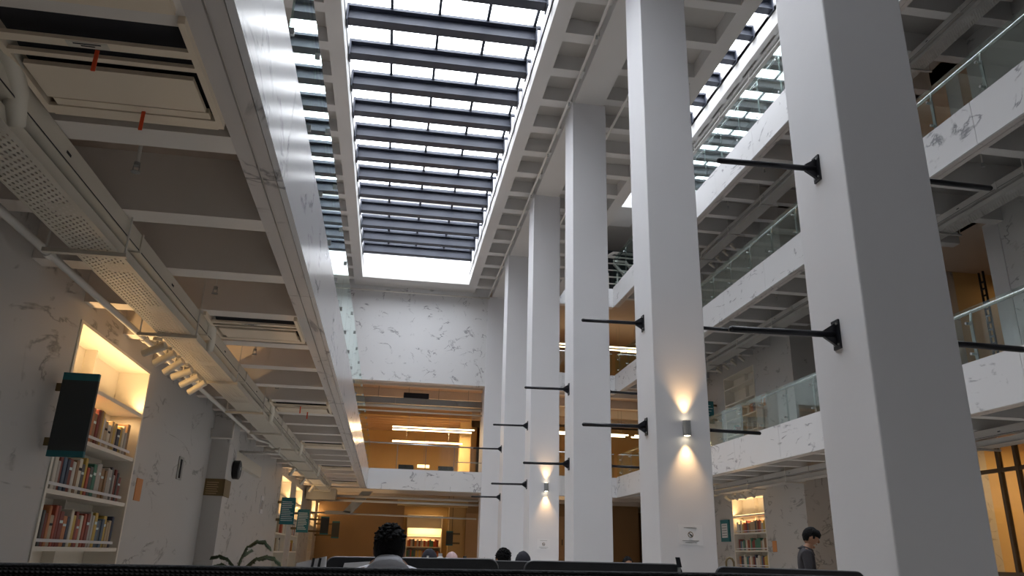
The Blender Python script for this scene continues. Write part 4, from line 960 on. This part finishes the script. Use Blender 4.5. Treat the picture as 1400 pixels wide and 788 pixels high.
# small things on the desks
t = thing('tote_bag', (-.25, 3.9, .74), 'white tote bag with two black straps left of the seated man', 'bag')
desk(-.60, -.24, 4.35, .95, 'small side desk left of the seated man carrying the white bag', .95)
t.location = (-.5, 4.0, .74); ORIG[t.name] = Vector((-.5, 4.0, .74))
t.location = (-.33, 4.0, .74); ORIG[t.name] = Vector((-.33, 4.0, .74))
m = MB(); m.hexa([(-.42, 3.85, .74), (-.26, 3.85, .74), (-.26, 4.05, .74), (-.42, 4.05, .74), (-.40, 3.90, 1.125), (-.27, 3.90, 1.158), (-.27, 3.98, 1.158), (-.40, 3.98, 1.125)]); m.build('bag_body', 'paper', t)
for x in (-.335, -.305): MB().bar((x-.01, 3.88, .95), (x+.012, 3.893, 1.150), .010, .008).build('strap', 'black', t)
t = thing('open_papers', (.0, 4.75, .74), 'sheet of pale paper propped against the divider left of the seated man', 'paper')
MB().hexa([(-.32, 4.90, .74), (-.02, 4.90, .74), (-.02, 4.905, .74), (-.32, 4.905, .74), (-.23, 4.955, 1.118), (-.08, 4.955, 1.130), (-.08, 4.96, 1.130), (-.23, 4.96, 1.118)]).build('sheet', 'paper', t)
t = thing('phone', (1.865, 4.93, .74), 'dark phone upright on a stand at the right end of the middle divider', 'phone')
MB().hexa([(1.84, 4.93, 1.14), (1.868, 4.93, 1.14), (1.868, 4.94, 1.14), (1.84, 4.94, 1.14), (1.835, 4.945, 1.20), (1.863, 4.945, 1.20), (1.863, 4.955, 1.20), (1.835, 4.955, 1.20)]).build('body', 'black', t)
box(1.845, 1.865, 4.945, 4.955, .74, 1.15).build('stand', 'greym', t)
t = thing('desk_lamp', (3.11, 7.0, 0), 'small dark arched tap-like lamp standing left of the lit right bookcase', 'lamp')
MB().tube([(3.075, 7, 0), (3.075, 7, 1.18), (3.085, 7, 1.205), (3.11, 7, 1.216), (3.135, 7, 1.205), (3.148, 7, 1.18), (3.150, 7, 1.14)], .010, 8).build('arched_neck', 'brownsign', t, smooth=True)
MB().tube([(3.075, 7, 0), (3.075, 7, .02)], .12, 20).build('base', 'black', t)
for i, (x, z, r, mt) in enumerate(((.54, 1.19, .022, 'paper'), (.42, 1.165, .012, 'paper'), (.78, 1.17, .02, 'slate'), (.93, 1.165, .012, 'paper'), (.98, 1.165, .012, 'paper'), (1.06, 1.16, .01, 'paper'))):
    t = thing('bottle', (x, 7.9, .74), f'{"slim" if r < .015 else "larger"} {"white" if mt == "paper" else "dark"} bottle, {nth(i)} from the left above the long divider', 'bottle', 'bottles on the farther desk')
    MB().tube([(x, 7.9, .742), (x, 7.9, z-.05), (x, 7.9, z-.025)], [r*1.6, r*1.6, r*.8], 12).build('body', mt, t, smooth=False); MB().tube([(x, 7.9, z-.025), (x, 7.9, z)], r*.85, 12).build('cap', mt, t)

# ================================================================= PALM
t = thing('potted_palm', (-1.25, 7.5, 0), 'potted palm with drooping fronds rising in front of the left wall', 'plant')
MB().tube([(-1.25, 7.5, 0), (-1.25, 7.5, .42)], [.16, .22], 24).build('pot', 'pot', t, smooth=False); MB().tube([(-1.25, 7.5, .40), (-1.25, 7.5, .425)], .20, 20).build('soil', 'soil', t)
MB().tube([(-1.25, 7.5, .42), (-1.26, 7.5, .7), (-1.25, 7.5, .86)], [.035, .03, .022], 10).build('stem', 'brownsign', t, smooth=True)
def frond(pts, ln, seed):
    rr = random.Random(seed); m = MB(); m.tube(pts, [.007]*len(pts), 6); P = [Vector(p) for p in pts]
    for i in range(len(P)-1):
        for k in range(9):
            u = (k+.5)/9; p = P[i].lerp(P[i+1], u); d = (P[i+1]-P[i]).normalized(); tt = (i+u)/(len(P)-1)
            if tt < .22: continue
            for q in (-1, 1):
                sd = Vector((0, 1, 0)).lerp(Vector((.25, .8, 0)), rr.random())*q; l = ln*(1-.55*tt)*rr.uniform(.8, 1.1)
                tip = p+d*l*.75+sd*l*.45+Vector((0, 0, -l*.45)); wv = Vector((0, 0, 1)).cross(d).normalized()*.014+Vector((0, 0, .012))
                mid = p.lerp(tip, .45)+Vector((0, 0, .012)); n = len(m.v)
                m.v += [tuple(p), tuple(mid+wv), tuple(tip), tuple(mid-wv)]; m.f += [(n, n+1, n+2, n+3)]
    return m.build('frond', 'leaf', t)
def arc(a, b, h, n=7):
    a = Vector(a); b = Vector(b); return [tuple(a.lerp(b, i/n)+Vector((0, 0, h*math.sin(math.pi*min(1, i/n)**.8)))) for i in range(n+1)]
C0 = (-1.25, 7.5, .86)
frond([C0, (-1.26, 7.5, 1.08), (-1.22, 7.5, 1.19), (-1.15, 7.5, 1.245), (-1.08, 7.5, 1.25), (-1.02, 7.5, 1.20)], .10, 1)
frond([C0, (-1.22, 7.5, 1.02), (-1.13, 7.45, 1.10), (-1.04, 7.42, 1.125), (-.97, 7.4, 1.115), (-.91, 7.4, 1.07)], .10, 2)
frond([C0, (-1.29, 7.5, 1.02), (-1.36, 7.5, 1.09), (-1.43, 7.5, 1.115), (-1.50, 7.5, 1.10)], .07, 3)
frond([C0, (-1.27, 7.52, 1.05), (-1.26, 7.6, 1.12), (-1.20, 7.7, 1.17)], .09, 4)
frond([C0, (-1.30, 7.5, 1.00), (-1.40, 7.45, 1.05), (-1.50, 7.4, 1.02)], .08, 5)
frond([C0, (-1.2, 7.45, .95), (-1.05, 7.4, 1.03), (-.95, 7.35, 1.0)], .10, 6)
